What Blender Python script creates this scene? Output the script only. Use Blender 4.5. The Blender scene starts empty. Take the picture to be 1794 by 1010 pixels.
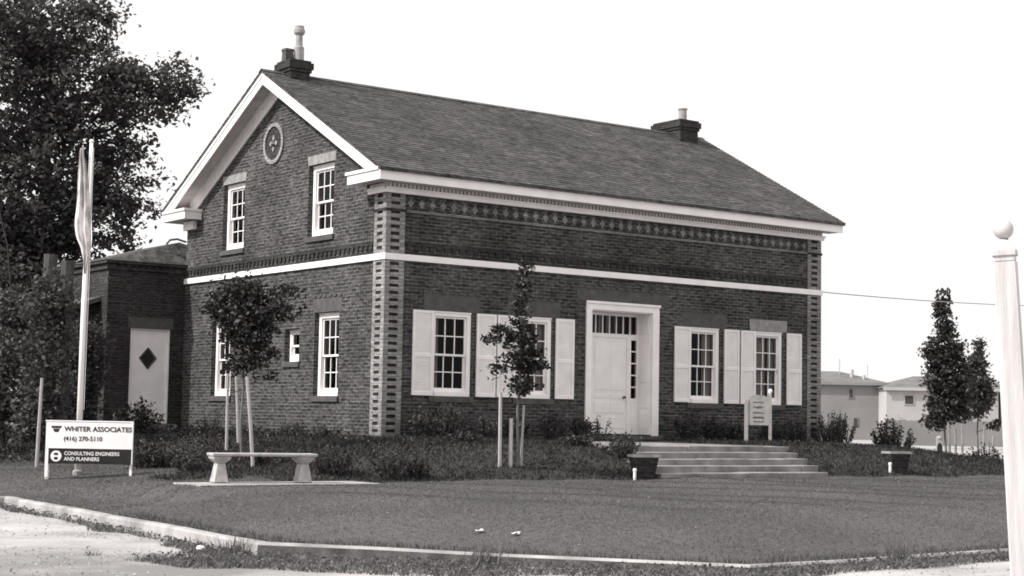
import bpy, bmesh, math, random
import numpy as np
from mathutils import Vector, Matrix
random.seed(7)
rng = np.random.default_rng(7)
sc = bpy.context.scene
COL = sc.collection
R = math.radians

# ------------------------------------------------------------------ camera
cam_d = bpy.data.cameras.new('camera'); cam = bpy.data.objects.new('camera', cam_d); COL.objects.link(cam)
cr = Vector((0.80614844, -0.59143622, 0.01810805)); cu = Vector((-0.06127376, -0.05300186, 0.99671276)); cd = Vector((0.58853226, 0.80460798, 0.07896688))
M = Matrix.Identity(4)
for i in range(3):
    M[i][0] = cr[i]; M[i][1] = cu[i]; M[i][2] = -cd[i]
M[0][3], M[1][3], M[2][3] = -18.934, -30.616, 0.4185
cam.matrix_world = M
cam_d.sensor_width = 36; cam_d.lens = 57.607; cam_d.clip_end = 3000; cam_d.clip_start = 0.1
sc.camera = cam
# ------------------------------------------------------------------ world + sun
SUN_AZ = math.atan2(0.22, -0.97); SUN_EL = R(42)
w = bpy.data.worlds.new('World'); sc.world = w; w.use_nodes = True
nt = w.node_tree; nt.nodes.clear()
out = nt.nodes.new('ShaderNodeOutputWorld'); bg = nt.nodes.new('ShaderNodeBackground')
sky = nt.nodes.new('ShaderNodeTexSky'); sky.sky_type = 'NISHITA'; sky.sun_disc = False
sky.sun_elevation = SUN_EL; sky.sun_rotation = R(90) - SUN_AZ
sky.dust_density = 6; sky.air_density = 1.0; sky.ozone_density = 1
bw = nt.nodes.new('ShaderNodeRGBToBW'); mx = nt.nodes.new('ShaderNodeMix'); mx.data_type = 'RGBA'
mx.inputs[0].default_value = 0.72                       # thin even overcast veil over the clear sky
mx.inputs[7].default_value = (10.2, 10.1, 10.05, 1)
nt.links.new(sky.outputs[0], bw.inputs[0]); nt.links.new(bw.outputs[0], mx.inputs[6])
nt.links.new(mx.outputs[2], bg.inputs[0]); bg.inputs[1].default_value = 0.124
nt.links.new(bg.outputs[0], out.inputs[0])
sl = bpy.data.lights.new('sun', 'SUN'); sl.energy = 4.6; sl.angle = R(2.0); sl.color = (1, 0.985, 0.96)
so = bpy.data.objects.new('sun', sl); COL.objects.link(so)
ld = Vector((math.cos(SUN_AZ) * math.cos(SUN_EL), math.sin(SUN_AZ) * math.cos(SUN_EL), math.sin(SUN_EL)))
so.rotation_euler = ld.to_track_quat('Z', 'Y').to_euler(); so.location = (-30, 10, 30)
sc.view_settings.view_transform = 'Standard'; sc.view_settings.look = 'None'
sc.view_settings.exposure = 0.14; sc.view_settings.gamma = 1
sc.render.engine = 'CYCLES'
sc.cycles.pixel_filter_type = 'BLACKMAN_HARRIS'; sc.cycles.filter_width = 1.8   # the soft print
sc.cycles.max_bounces = 6; sc.cycles.transparent_max_bounces = 8; sc.cycles.use_denoising = True

# ------------------------------------------------------------------ materials (monochrome print: near-neutral greys)
def g(v, k=1.0): return (v * 1.035 * k, v * 0.985 * k, v * 0.975 * k, 1)
def N(nt, t, **kw):
    n = nt.nodes.new(t)
    for k, v in kw.items(): setattr(n, k, v)
    return n
def base_mat(name, rough=0.8, spec=0.3):
    m = bpy.data.materials.new(name); m.use_nodes = True
    b = m.node_tree.nodes['Principled BSDF']; b.inputs['Roughness'].default_value = rough
    b.inputs['Specular IOR Level'].default_value = spec
    return m, m.node_tree, b
def ramp(nt, lo, hi, a=0.3, b=0.7):
    r = N(nt, 'ShaderNodeValToRGB'); r.color_ramp.elements[0].position = a; r.color_ramp.elements[1].position = b
    r.color_ramp.elements[0].color = lo; r.color_ramp.elements[1].color = hi; return r
def noise_mat(name, lo, hi, scale=4, detail=6, rough=0.85, bump=0.3, bscale=None, spec=0.25, a=0.32, b=0.68, stretch=None):
    m, nt, bs = base_mat(name, rough, spec)
    tc = N(nt, 'ShaderNodeTexCoord'); src = tc.outputs['Object']
    if stretch:
        mp = N(nt, 'ShaderNodeMapping'); mp.inputs['Scale'].default_value = stretch
        nt.links.new(src, mp.inputs[0]); src = mp.outputs[0]
    n = N(nt, 'ShaderNodeTexNoise'); n.inputs['Scale'].default_value = scale; n.inputs['Detail'].default_value = detail
    nt.links.new(src, n.inputs['Vector'])
    r = ramp(nt, g(lo), g(hi), a, b); nt.links.new(n.outputs[0], r.inputs[0]); nt.links.new(r.outputs[0], bs.inputs['Base Color'])
    if bump:
        n2 = N(nt, 'ShaderNodeTexNoise'); n2.inputs['Scale'].default_value = bscale or scale * 4; n2.inputs['Detail'].default_value = 4
        nt.links.new(src, n2.inputs['Vector'])
        bp = N(nt, 'ShaderNodeBump'); bp.inputs['Strength'].default_value = bump; bp.inputs['Distance'].default_value = 0.02
        nt.links.new(n2.outputs[0], bp.inputs['Height']); nt.links.new(bp.outputs[0], bs.inputs['Normal'])
    return m
def brick_mat(name, c1, c2, mortar, bw_=0.24, rh=0.08, ms=0.011, bump=0.6, stain=0.35, vary=0.5):
    m, nt, bs = base_mat(name, 0.9, 0.2)
    uv = N(nt, 'ShaderNodeTexCoord')
    wob = N(nt, 'ShaderNodeTexNoise'); wob.inputs['Scale'].default_value = 9; nt.links.new(uv.outputs['UV'], wob.inputs['Vector'])
    off = N(nt, 'ShaderNodeVectorMath', operation='MULTIPLY_ADD'); off.inputs[1].default_value = (0.012, 0.012, 0); 
    nt.links.new(wob.outputs[1], off.inputs[0]); nt.links.new(uv.outputs['UV'], off.inputs[2])
    b = N(nt, 'ShaderNodeTexBrick'); b.inputs['Scale'].default_value = 1; b.inputs['Brick Width'].default_value = bw_
    b.inputs['Row Height'].default_value = rh; b.inputs['Mortar Size'].default_value = ms; b.inputs['Mortar Smooth'].default_value = 0.3
    b.inputs['Color1'].default_value = g(c1); b.inputs['Color2'].default_value = g(c2); b.inputs['Mortar'].default_value = g(mortar)
    b.inputs['Bias'].default_value = -0.1
    nt.links.new(off.outputs[0], b.inputs['Vector'])
    # brick-to-brick variation, and slow weathering
    mp = N(nt, 'ShaderNodeMapping'); mp.inputs['Scale'].default_value = (4.2, 12.5, 1); nt.links.new(uv.outputs['UV'], mp.inputs[0])
    n1 = N(nt, 'ShaderNodeTexNoise'); n1.inputs['Scale'].default_value = 1.4; n1.inputs['Detail'].default_value = 3; nt.links.new(mp.outputs[0], n1.inputs['Vector'])
    mr = N(nt, 'ShaderNodeMapRange'); mr.inputs['From Min'].default_value = 0.3; mr.inputs['From Max'].default_value = 0.7
    mr.inputs['To Min'].default_value = 1 - vary; mr.inputs['To Max'].default_value = 1 + vary; nt.links.new(n1.outputs[0], mr.inputs[0])
    n2 = N(nt, 'ShaderNodeTexNoise'); n2.inputs['Scale'].default_value = 0.8; n2.inputs['Detail'].default_value = 5; nt.links.new(uv.outputs['UV'], n2.inputs['Vector'])
    mr2 = N(nt, 'ShaderNodeMapRange'); mr2.inputs['From Min'].default_value = 0.3; mr2.inputs['From Max'].default_value = 0.7
    mr2.inputs['To Min'].default_value = 1 - stain; mr2.inputs['To Max'].default_value = 1 + stain; nt.links.new(n2.outputs[0], mr2.inputs[0])
    mu = N(nt, 'ShaderNodeMath', operation='MULTIPLY'); nt.links.new(mr.outputs[0], mu.inputs[0]); nt.links.new(mr2.outputs[0], mu.inputs[1])
    vm = N(nt, 'ShaderNodeVectorMath', operation='SCALE'); nt.links.new(b.outputs[0], vm.inputs[0]); nt.links.new(mu.outputs[0], vm.inputs['Scale'])
    nt.links.new(vm.outputs[0], bs.inputs['Base Color'])
    bp = N(nt, 'ShaderNodeBump'); bp.inputs['Strength'].default_value = bump; bp.inputs['Distance'].default_value = 0.012; bp.invert = True
    nt.links.new(b.outputs['Fac'], bp.inputs['Height']); nt.links.new(bp.outputs[0], bs.inputs['Normal'])
    return m
def leaf_mat(name, lo, hi, trans=0.25, rough=0.55):
    m, nt, bs = base_mat(name, rough, 0.35)
    ge = N(nt, 'ShaderNodeNewGeometry'); r = ramp(nt, g(lo), g(hi), 0.0, 1.0)
    nt.links.new(ge.outputs['Random Per Island'], r.inputs[0]); nt.links.new(r.outputs[0], bs.inputs['Base Color'])
    if trans:
        tr = N(nt, 'ShaderNodeBsdfTranslucent'); nt.links.new(r.outputs[0], tr.inputs[0])
        ms = N(nt, 'ShaderNodeMixShader'); ms.inputs[0].default_value = trans
        o = nt.nodes['Material Output']; nt.links.new(bs.outputs[0], ms.inputs[1]); nt.links.new(tr.outputs[0], ms.inputs[2]); nt.links.new(ms.outputs[0], o.inputs[0])
    return m
MT = {}
MT['brick'] = brick_mat('brick', 0.028, 0.078, 0.112, ms=0.013, bump=1.0, vary=0.6)
MT['brick_dark'] = brick_mat('brick_dark', 0.026, 0.042, 0.045)
MT['slot'] = brick_mat('slot_brick', 0.02, 0.032, 0.03)
MT['brick_wing_shaded'] = brick_mat('brick_wing_shaded', 0.024, 0.042, 0.05)  # house brick darkened: the big tree's shade is put into the colour
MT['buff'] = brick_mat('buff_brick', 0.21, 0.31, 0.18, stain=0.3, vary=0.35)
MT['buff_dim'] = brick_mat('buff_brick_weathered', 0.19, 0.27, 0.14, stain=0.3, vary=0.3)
MT['white'] = noise_mat('white_paint', 0.78, 0.88, 2.5, 6, 0.5, 0.08, 30)
MT['white_sh'] = noise_mat('shutter_paint', 0.74, 0.84, 3, 6, 0.5, 0.05, 30)
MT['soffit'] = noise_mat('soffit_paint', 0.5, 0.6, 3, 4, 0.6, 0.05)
MT['stone'] = noise_mat('lintel_stone', 0.065, 0.1, 5, 6, 0.9, 0.3)
MT['stone_lt'] = noise_mat('pale_lintel_stone', 0.2, 0.32, 6, 6, 0.9, 0.3)
MT['sill'] = noise_mat('sill_stone', 0.06, 0.1, 6, 6, 0.9, 0.3)
MT['conc'] = noise_mat('concrete', 0.2, 0.42, 2.2, 10, 0.9, 0.35, 40)
MT['conc_dk'] = noise_mat('weathered_concrete', 0.14, 0.3, 2.2, 10, 0.95, 0.5, 25)
MT['kerb_dark'] = noise_mat('dark_kerb_face', 0.05, 0.11, 5, 8, 0.95, 0.5, 30)
MT['post_paint'] = noise_mat('post_paint', 0.44, 0.56, 3, 8, 0.55, 0.25, 14, stretch=(9, 9, .7))
MT['benchc'] = noise_mat('bench_concrete', 0.3, 0.45, 8, 8, 0.9, 0.4, 50)
MT['wood'] = noise_mat('stake_wood', 0.3, 0.42, 5, 5, 0.8, 0.3, stretch=(8, 8, 1))
MT['bark'] = noise_mat('bark', 0.05, 0.1, 6, 6, 0.95, 0.6, stretch=(5, 5, 1))
MT['bark_lt'] = noise_mat('young_bark', 0.1, 0.18, 6, 6, 0.95, 0.5, stretch=(5, 5, 1))
MT['curtain'] = noise_mat('curtain', 0.3, 0.5, 3, 3, 0.95, 0.4, stretch=(14, 14, 0.6))
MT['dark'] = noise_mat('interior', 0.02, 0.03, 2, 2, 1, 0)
MT['black'] = noise_mat('black_paint', 0.012, 0.022, 6, 3, 0.5, 0)
MT['metal'] = noise_mat('grey_metal', 0.25, 0.35, 8, 4, 0.45, 0.1)
MT['iron'] = noise_mat('dark_iron', 0.04, 0.06, 8, 4, 0.5, 0.1)
MT['flag'] = noise_mat('flag_cloth', 0.42, 0.8, 2.0, 4, 0.9, 0.2, a=0.42, b=0.56, stretch=(3, 3, 1.2))
MT['soil'] = noise_mat('bed_soil', 0.03, 0.06, 5, 10, 1, 0.8, 20)
MT['gravel'] = noise_mat('gravel', 0.28, 0.48, 1.1, 12, 0.95, 0.6, 60)
MT['leaf_big'] = leaf_mat('leaf_big', 0.055, 0.11, 0.35)
MT['leaf_dk'] = leaf_mat('leaf_dark', 0.022, 0.05, 0.2)
MT['leaf_mid'] = leaf_mat('leaf_mid', 0.04, 0.085, 0.25)
MT['leaf_bed'] = leaf_mat('leaf_bed', 0.013, 0.028, 0.15)
MT['grassb'] = leaf_mat('grass_blade', 0.075, 0.122, 0.4)
MT['grassd'] = leaf_mat('dark_blade', 0.012, 0.027, 0.2)
MT['weedl'] = leaf_mat('weed_leaf', 0.07, 0.13, 0.3)
MT['door_shaded'] = noise_mat('shaded_door_paint', 0.34, 0.42, 3, 5, 0.6, 0.05)  # door tone with tree shade put into the colour; not applied to any part
MT['dull_white'] = noise_mat('dull_white_paint', 0.25, 0.36, 6, 5, 0.7, 0.1)
MT['weed'] = leaf_mat('weed_blade', 0.08, 0.2, 0.3)
# glass: clear pane with a mirror-like sky reflection
m, nt, bs = base_mat('window_glass', 0.04, 0.5)
bs.inputs['Transmission Weight'].default_value = 0; nt.nodes.remove(bs)
tr = N(nt, 'ShaderNodeBsdfTransparent'); tr.inputs[0].default_value = g(0.62); gl = N(nt, 'ShaderNodeBsdfGlossy'); gl.inputs['Roughness'].default_value = 0.03
tcg = N(nt, 'ShaderNodeTexCoord'); nb = N(nt, 'ShaderNodeTexNoise'); nb.inputs['Scale'].default_value = 1.3; nt.links.new(tcg.outputs['Object'], nb.inputs['Vector'])
bpg = N(nt, 'ShaderNodeBump'); bpg.inputs['Strength'].default_value = 0.15; bpg.inputs['Distance'].default_value = 0.05; nt.links.new(nb.outputs[0], bpg.inputs['Height']); nt.links.new(bpg.outputs[0], gl.inputs['Normal'])
fr = N(nt, 'ShaderNodeFresnel'); fr.inputs[0].default_value = 1.22
ms = N(nt, 'ShaderNodeMixShader'); nt.links.new(fr.outputs[0], ms.inputs[0]); nt.links.new(tr.outputs[0], ms.inputs[1]); nt.links.new(gl.outputs[0], ms.inputs[2])
nt.links.new(ms.outputs[0], nt.nodes['Material Output'].inputs[0]); MT['glass'] = m
# lawn: mown turf, slow patches + fine tufts
m, nt, bs = base_mat('lawn_turf', 0.95, 0.1)
tc = N(nt, 'ShaderNodeTexCoord')
na = N(nt, 'ShaderNodeTexNoise'); na.inputs['Scale'].default_value = 0.5; na.inputs['Detail'].default_value = 8; nt.links.new(tc.outputs['Object'], na.inputs['Vector'])
nb = N(nt, 'ShaderNodeTexNoise'); nb.inputs['Scale'].default_value = 14; nb.inputs['Detail'].default_value = 6; nt.links.new(tc.outputs['Object'], nb.inputs['Vector'])
ad = N(nt, 'ShaderNodeMath', operation='MULTIPLY_ADD'); ad.inputs[1].default_value = 0.55; nt.links.new(nb.outputs[0], ad.inputs[0])
sc2 = N(nt, 'ShaderNodeMath', operation='MULTIPLY'); sc2.inputs[1].default_value = 0.45; nt.links.new(na.outputs[0], sc2.inputs[0]); nt.links.new(sc2.outputs[0], ad.inputs[2])
rr = ramp(nt, g(0.056), g(0.108), 0.3, 0.64); nt.links.new(ad.outputs[0], rr.inputs[0]); nt.links.new(rr.outputs[0], bs.inputs['Base Color'])
bp = N(nt, 'ShaderNodeBump'); bp.inputs['Strength'].default_value = 0.7; bp.inputs['Distance'].default_value = 0.03; nt.links.new(nb.outputs[0], bp.inputs['Height']); nt.links.new(bp.outputs[0], bs.inputs['Normal'])
MT['lawn'] = m
# roof shingles
m, nt, bs = base_mat('shingles', 0.92, 0.15)
tc = N(nt, 'ShaderNodeTexCoord')
b = N(nt, 'ShaderNodeTexBrick'); b.inputs['Scale'].default_value = 1; b.inputs['Brick Width'].default_value = 0.3; b.inputs['Row Height'].default_value = 0.14
b.inputs['Mortar Size'].default_value = 0.004; b.inputs['Color1'].default_value = g(0.058); b.inputs['Color2'].default_value = g(0.09); b.inputs['Mortar'].default_value = g(0.036)
nt.links.new(tc.outputs['UV'], b.inputs['Vector'])
mp = N(nt, 'ShaderNodeMapping'); mp.inputs['Scale'].default_value = (1.0, 1.7, 1); mp.inputs['Rotation'].default_value = (0, 0, 0.15); nt.links.new(tc.outputs['UV'], mp.inputs[0])
n1 = N(nt, 'ShaderNodeTexNoise'); n1.inputs['Scale'].default_value = 2.4; n1.inputs['Detail'].default_value = 12; n1.inputs['Roughness'].default_value = 0.65; nt.links.new(mp.outputs[0], n1.inputs['Vector'])
mr = N(nt, 'ShaderNodeMapRange'); mr.inputs['From Min'].default_value = 0.3; mr.inputs['From Max'].default_value = 0.7; mr.inputs['To Min'].default_value = 0.55; mr.inputs['To Max'].default_value = 1.5; nt.links.new(n1.outputs[0], mr.inputs[0])
n3 = N(nt, 'ShaderNodeTexNoise'); n3.inputs['Scale'].default_value = 5.5; n3.inputs['Detail'].default_value = 4; n3.inputs['Distortion'].default_value = 1.2; nt.links.new(mp.outputs[0], n3.inputs['Vector'])
mr3 = N(nt, 'ShaderNodeMapRange'); mr3.inputs['From Min'].default_value = 0.32; mr3.inputs['From Max'].default_value = 0.68; mr3.inputs['To Min'].default_value = 0.55; mr3.inputs['To Max'].default_value = 1.5; nt.links.new(n3.outputs[0], mr3.inputs[0])
n4 = N(nt, 'ShaderNodeTexNoise'); n4.inputs['Scale'].default_value = 0.45; n4.inputs['Detail'].default_value = 3; nt.links.new(mp.outputs[0], n4.inputs['Vector'])
mr4 = N(nt, 'ShaderNodeMapRange'); mr4.inputs['From Min'].default_value = 0.35; mr4.inputs['From Max'].default_value = 0.65; mr4.inputs['To Min'].default_value = 0.82; mr4.inputs['To Max'].default_value = 1.2; nt.links.new(n4.outputs[0], mr4.inputs[0])
m34 = N(nt, 'ShaderNodeMath', operation='MULTIPLY'); nt.links.new(mr3.outputs[0], m34.inputs[0]); nt.links.new(mr4.outputs[0], m34.inputs[1])
m35 = N(nt, 'ShaderNodeMath', operation='MULTIPLY'); nt.links.new(m34.outputs[0], m35.inputs[0]); nt.links.new(mr.outputs[0], m35.inputs[1])
vm = N(nt, 'ShaderNodeVectorMath', operation='SCALE'); nt.links.new(b.outputs[0], vm.inputs[0]); nt.links.new(m35.outputs[0], vm.inputs['Scale']); nt.links.new(vm.outputs[0], bs.inputs['Base Color'])
bp = N(nt, 'ShaderNodeBump'); bp.inputs['Strength'].default_value = 0.4; bp.inputs['Distance'].default_value = 0.02; nt.links.new(n1.outputs[0], bp.inputs['Height']); nt.links.new(bp.outputs[0], bs.inputs['Normal'])
MT['shingle'] = m
# ground outside: pale dry field and packed gravel, tyre-worn
m, nt, bs = base_mat('pale_ground', 0.95, 0.1)
tc = N(nt, 'ShaderNodeTexCoord')
na = N(nt, 'ShaderNodeTexNoise'); na.inputs['Scale'].default_value = 0.35; na.inputs['Detail'].default_value = 12; na.inputs['Roughness'].default_value = 0.62; nt.links.new(tc.outputs['Object'], na.inputs['Vector'])
rr = ramp(nt, g(0.2), g(0.46), 0.36, 0.64); nt.links.new(na.outputs[0], rr.inputs[0]); nt.links.new(rr.outputs[0], bs.inputs['Base Color'])
nb = N(nt, 'ShaderNodeTexNoise'); nb.inputs['Scale'].default_value = 18; nb.inputs['Detail'].default_value = 8; nt.links.new(tc.outputs['Object'], nb.inputs['Vector'])
bp = N(nt, 'ShaderNodeBump'); bp.inputs['Strength'].default_value = 0.6; bp.inputs['Distance'].default_value = 0.03; nt.links.new(nb.outputs[0], bp.inputs['Height']); nt.links.new(bp.outputs[0], bs.inputs['Normal'])
MT['ground'] = m

# ------------------------------------------------------------------ helpers
def thing(name, label, cat, loc=(0, 0, 0), rz=0.0, group=None):
    o = bpy.data.objects.new(name, None); COL.objects.link(o); o.location = loc; o.rotation_euler = (0, 0, rz)
    o['label'] = label; o['category'] = cat
    if group: o['group'] = group
    o.empty_display_size = 0.3
    return o
def tag(o, label, cat, group=None):
    o['label'] = label; o['category'] = cat
    if group: o['group'] = group
    return o
class MB:
    def __init__(s): s.v = []; s.f = []
    def add(s, vs, fs):
        n = len(s.v); s.v += [tuple(p) for p in vs]; s.f += [tuple(i + n for i in f) for f in fs]; return s
    def box(s, x0, x1, y0, y1, z0, z1, T=None):
        vs = [(x, y, z) for z in (z0, z1) for y in (y0, y1) for x in (x0, x1)]
        if T: vs = [T(*p) for p in vs]
        return s.add(vs, [(0, 2, 3, 1), (4, 5, 7, 6), (0, 1, 5, 4), (2, 6, 7, 3), (0, 4, 6, 2), (1, 3, 7, 5)])
    def frus(s, c0, a0, b0, c1, a1, b1):
        x, y, z = c0; X, Y, Z = c1
        vs = [(x - a0, y - b0, z), (x + a0, y - b0, z), (x + a0, y + b0, z), (x - a0, y + b0, z), (X - a1, Y - b1, Z), (X + a1, Y - b1, Z), (X + a1, Y + b1, Z), (X - a1, Y + b1, Z)]
        return s.add(vs, [(3, 2, 1, 0), (4, 5, 6, 7), (0, 1, 5, 4), (1, 2, 6, 5), (2, 3, 7, 6), (3, 0, 4, 7)])
    def tube(s, pts, rad, n=8, cap=True):
        pts = [Vector(p) for p in pts]; rings = []
        if not hasattr(rad, '__len__'): rad = [rad] * len(pts)
        base = len(s.v)
        for i, p in enumerate(pts):
            t = (pts[min(i + 1, len(pts) - 1)] - pts[max(i - 1, 0)]).normalized()
            a = t.orthogonal() if abs(t.z) < 0.9 else Vector((1, 0, 0)).cross(t)
            a.normalize(); b_ = t.cross(a)
            for k in range(n):
                th = 2 * math.pi * k / n
                s.v.append(tuple(p + (a * math.cos(th) + b_ * math.sin(th)) * rad[i]))
        for i in range(len(pts) - 1):
            for k in range(n):
                q = base + i * n + k; q2 = base + i * n + (k + 1) % n
                s.f.append((q, q2, q2 + n, q + n))
        if cap:
            s.f.append(tuple(base + k for k in range(n))[::-1]); s.f.append(tuple(base + (len(pts) - 1) * n + k for k in range(n)))
        return s
    def lathe(s, prof, c=(0, 0, 0), n=20):
        base = len(s.v)
        for r_, z in prof:
            for k in range(n):
                th = 2 * math.pi * k / n; s.v.append((c[0] + r_ * math.cos(th), c[1] + r_ * math.sin(th), c[2] + z))
        for i in range(len(prof) - 1):
            for k in range(n):
                a = base + i * n + k; b_ = base + i * n + (k + 1) % n
                s.f.append((a, b_, b_ + n, a + n))
        return s
    def prism(s, poly, a0, a1, ax='x'):          # poly in the other two axes
        n = len(poly)
        def P(u, v, w_):
            return (w_, u, v) if ax == 'x' else ((u, w_, v) if ax == 'y' else (u, v, w_))
        vs = [P(u, v, a0) for u, v in poly] + [P(u, v, a1) for u, v in poly]
        fs = [tuple(range(n))[::-1], tuple(range(n, 2 * n))] + [(i, (i + 1) % n, (i + 1) % n + n, i + n) for i in range(n)]
        return s.add(vs, fs)
    def build(s, name, mat, parent=None, smooth=False, recalc=True, bevel=0):
        me = bpy.data.meshes.new(name); me.from_pydata(s.v, [], s.f); me.update()
        bm = bmesh.new(); bm.from_mesh(me)
        if recalc: bmesh.ops.recalc_face_normals(bm, faces=bm.faces)
        uvl = bm.loops.layers.uv.new('UVMap')
        for f in bm.faces:
            n_ = f.normal; ax, ay, az = abs(n_.x), abs(n_.y), abs(n_.z)
            for l in f.loops:
                c = l.vert.co
                if az > 0.6: k = 1.13 if az < 0.95 else 1.0; l[uvl].uv = (c.x, c.y * k) if ay >= ax or az > 0.95 else (c.y, c.x * k)
                elif ax > ay: l[uvl].uv = (c.y + 0.11, c.z)
                else: l[uvl].uv = (c.x, c.z)
            f.smooth = smooth
        bm.to_mesh(me); bm.free()
        o = bpy.data.objects.new(name, me); COL.objects.link(o); me.materials.append(MT[mat] if isinstance(mat, str) else mat)
        if parent: o.parent = parent
        if bevel:
            bv = o.modifiers.new('bevel', 'BEVEL'); bv.width = bevel; bv.segments = 2; bv.limit_method = 'ANGLE'
        return o
def struct(o): o['kind'] = 'structure'; return o
def fast_mesh(name, V, F, mat, parent=None, nv=4):
    me = bpy.data.meshes.new(name); n = len(V); m_ = len(F)
    me.vertices.add(n); me.vertices.foreach_set('co', np.asarray(V, np.float32).ravel())
    me.loops.add(m_ * nv); me.polygons.add(m_)
    me.loops.foreach_set('vertex_index', np.asarray(F, np.int32).ravel())
    me.polygons.foreach_set('loop_start', np.arange(0, m_ * nv, nv, dtype=np.int32))
    me.update(calc_edges=True); me.validate()
    o = bpy.data.objects.new(name, me); COL.objects.link(o); me.materials.append(MT[mat])
    if parent: o.parent = parent
    return o
def leaves(name, P, size, mat, parent=None, up=0.35, aspect=0.62, curl=0.25):
    P = np.asarray(P, float); n = len(P)
    nrm = rng.normal(size=(n, 3)); nrm[:, 2] = np.abs(nrm[:, 2]) + up; nrm /= np.linalg.norm(nrm, axis=1)[:, None]
    t = np.cross(nrm, rng.normal(size=(n, 3))); t /= np.linalg.norm(t, axis=1)[:, None]
    b_ = np.cross(nrm, t)
    L = (size * rng.uniform(0.6, 1.3, n))[:, None] if np.isscalar(size) else size[:, None]
    W = L * aspect
    V = np.stack([P - t * L * 0.5, P - b_ * W * 0.5 + nrm * L * curl * 0.5, P + t * L * 0.5, P + b_ * W * 0.5 + nrm * L * curl * 0.5], 1).reshape(-1, 3)
    F = np.arange(4 * n).reshape(-1, 4)
    return fast_mesh(name, V, F, mat, parent)
def blades(name, P, h, wd, mat, parent=None, lean=0.5):
    P = np.asarray(P, float); n = len(P)
    hh = h * rng.uniform(0.5, 1.3, n); a = rng.uniform(0, 2 * np.pi, n); ln = rng.normal(0, lean, (n, 2)) * hh[:, None]
    dx = np.cos(a) * wd; dy = np.sin(a) * wd
    V = np.empty((n, 3, 3)); V[:, 0] = P; V[:, 1] = P; V[:, 2] = P
    V[:, 0, 0] -= dx; V[:, 0, 1] -= dy; V[:, 1, 0] += dx; V[:, 1, 1] += dy
    V[:, 2, 0] += ln[:, 0]; V[:, 2, 1] += ln[:, 1]; V[:, 2, 2] += hh
    return fast_mesh(name, V.reshape(-1, 3), np.arange(3 * n).reshape(-1, 3), mat, parent, 3)

def cam_pt(px, D, z):   # world point for laying out far things: bearing from the viewer's side of the lot, own distance
    v = cd * 2870.7 + cr * (px - 897); v = v * (D / 2870.7); return (-18.934 + v.x, -30.616 + v.y, z)
# ------------------------------------------------------------------ terrain
def sm(t):
    t = max(0.0, min(1.0, t)); return t * t * (3 - 2 * t)
CURB = [(-30.0, -3.9), (-9.62, -4.2), (-10.26, -14.28), (-7.25, -18.71), (-2.86, -18.49), (60.0, -15.3)]
def dseg(x, y, a, b_):
    ax, ay = a; bx, by = b_; dx, dy = bx - ax, by - ay
    t = max(0, min(1, ((x - ax) * dx + (y - ay) * dy) / (dx * dx + dy * dy)))
    return math.hypot(x - ax - t * dx, y - ay - t * dy)
def dcurb(x, y): return min(dseg(x, y, CURB[i], CURB[i + 1]) for i in range(5))
def hgt(x, y):
    dk = dcurb(x, y); L = -1.02 + 0.35 * sm(dk / 3.0) + .022 * sm(dk) * (math.sin(x * 1.3 + 1.7 * math.sin(y * .6)) * math.sin(y * 1.1 + .8 * math.sin(x * .7)) + .6 * math.sin(x * 2.9 + y * 1.3))
    far = max(sm((x - 17) / 7), sm((y - 3) / 8) * sm((x - 14.5) / 2))
    L = L * (1 - far) - 1.2 * far
    t = sm((y + 8.0) / 2.9) * sm((x + 7.6) / 6.8) * sm((17.5 - x) / 8) * (1 - far)
    h = L + (-.08 - L) * t
    dx = max(-8.15 - x, 0, x + 5.0); dy = max(-8.1 - y, 0, y + 7.15); pf = sm(1 - math.hypot(dx, dy) / .7)
    return h * (1 - pf) - .685 * pf
def ghgt(x, y): return -1.17 + .11 * sm((x + 10.5) / 4) + .11 * sm((x - 10) / 10)
def inside(x, y):
    poly = CURB + [(60, 60), (-30, 60)]; c = False; n = len(poly)
    for i in range(n):
        x1, y1 = poly[i]; x2, y2 = poly[(i + 1) % n]
        if (y1 > y) != (y2 > y) and x < (x2 - x1) * (y - y1) / (y2 - y1) + x1: c = not c
    return c
def isbed(x, y):
    if x > 20 or y > 16: return x < 6
    if y < -7.7: return False
    if x < -6.2: return y > 1.6 + 0.5 * math.sin(x * 1.3) or (x > -7.4 and y > -5.9 + 0.3 * math.sin(x * 5) and y < -4.4)
    return True
STEP_X0, STEP_X1 = 1.35, 6.1
def grid(xs, ys, keep, h, name, mat, jit=0.0):
    idx = {}; V = []; F = []
    def vid(i, j):
        k = (i, j)
        if k not in idx: idx[k] = len(V); x, y = xs[i], ys[j]; V.append((x, y, h(x, y) + random.uniform(-jit, jit)))
        return idx[k]
    for i in range(len(xs) - 1):
        for j in range(len(ys) - 1):
            if keep((xs[i] + xs[i + 1]) / 2, (ys[j] + ys[j + 1]) / 2): F.append((vid(i, j), vid(i + 1, j), vid(i + 1, j + 1), vid(i, j + 1)))
    b_ = MB(); b_.v = V; b_.f = F
    return struct(b_.build(name, mat, smooth=True, recalc=False))
def hin(x, y):
    if 1.8 < x < 6.1 and -4.8 < y < -.1: return hgt(x, y) - .06
    if 1.5 < x < 5.6 and -7.75 < y < -4.8: return hgt(x, y) - .25
    return hgt(x, y)
def frange(a, b_, s): n = int(round((b_ - a) / s)); return [a + (b_ - a) * i / n for i in range(n + 1)]
xs = frange(-30, -12, 2)[:-1] + frange(-12, 22, 0.25)[:-1] + frange(22, 60, 2)
ys = frange(-20, -8.2, 0.295)[:-1] + frange(-8.2, -7.7, .25)[:-1] + frange(-7.7, 8.3, 0.25)[:-1] + frange(8.3, 40, 1.5)
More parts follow.
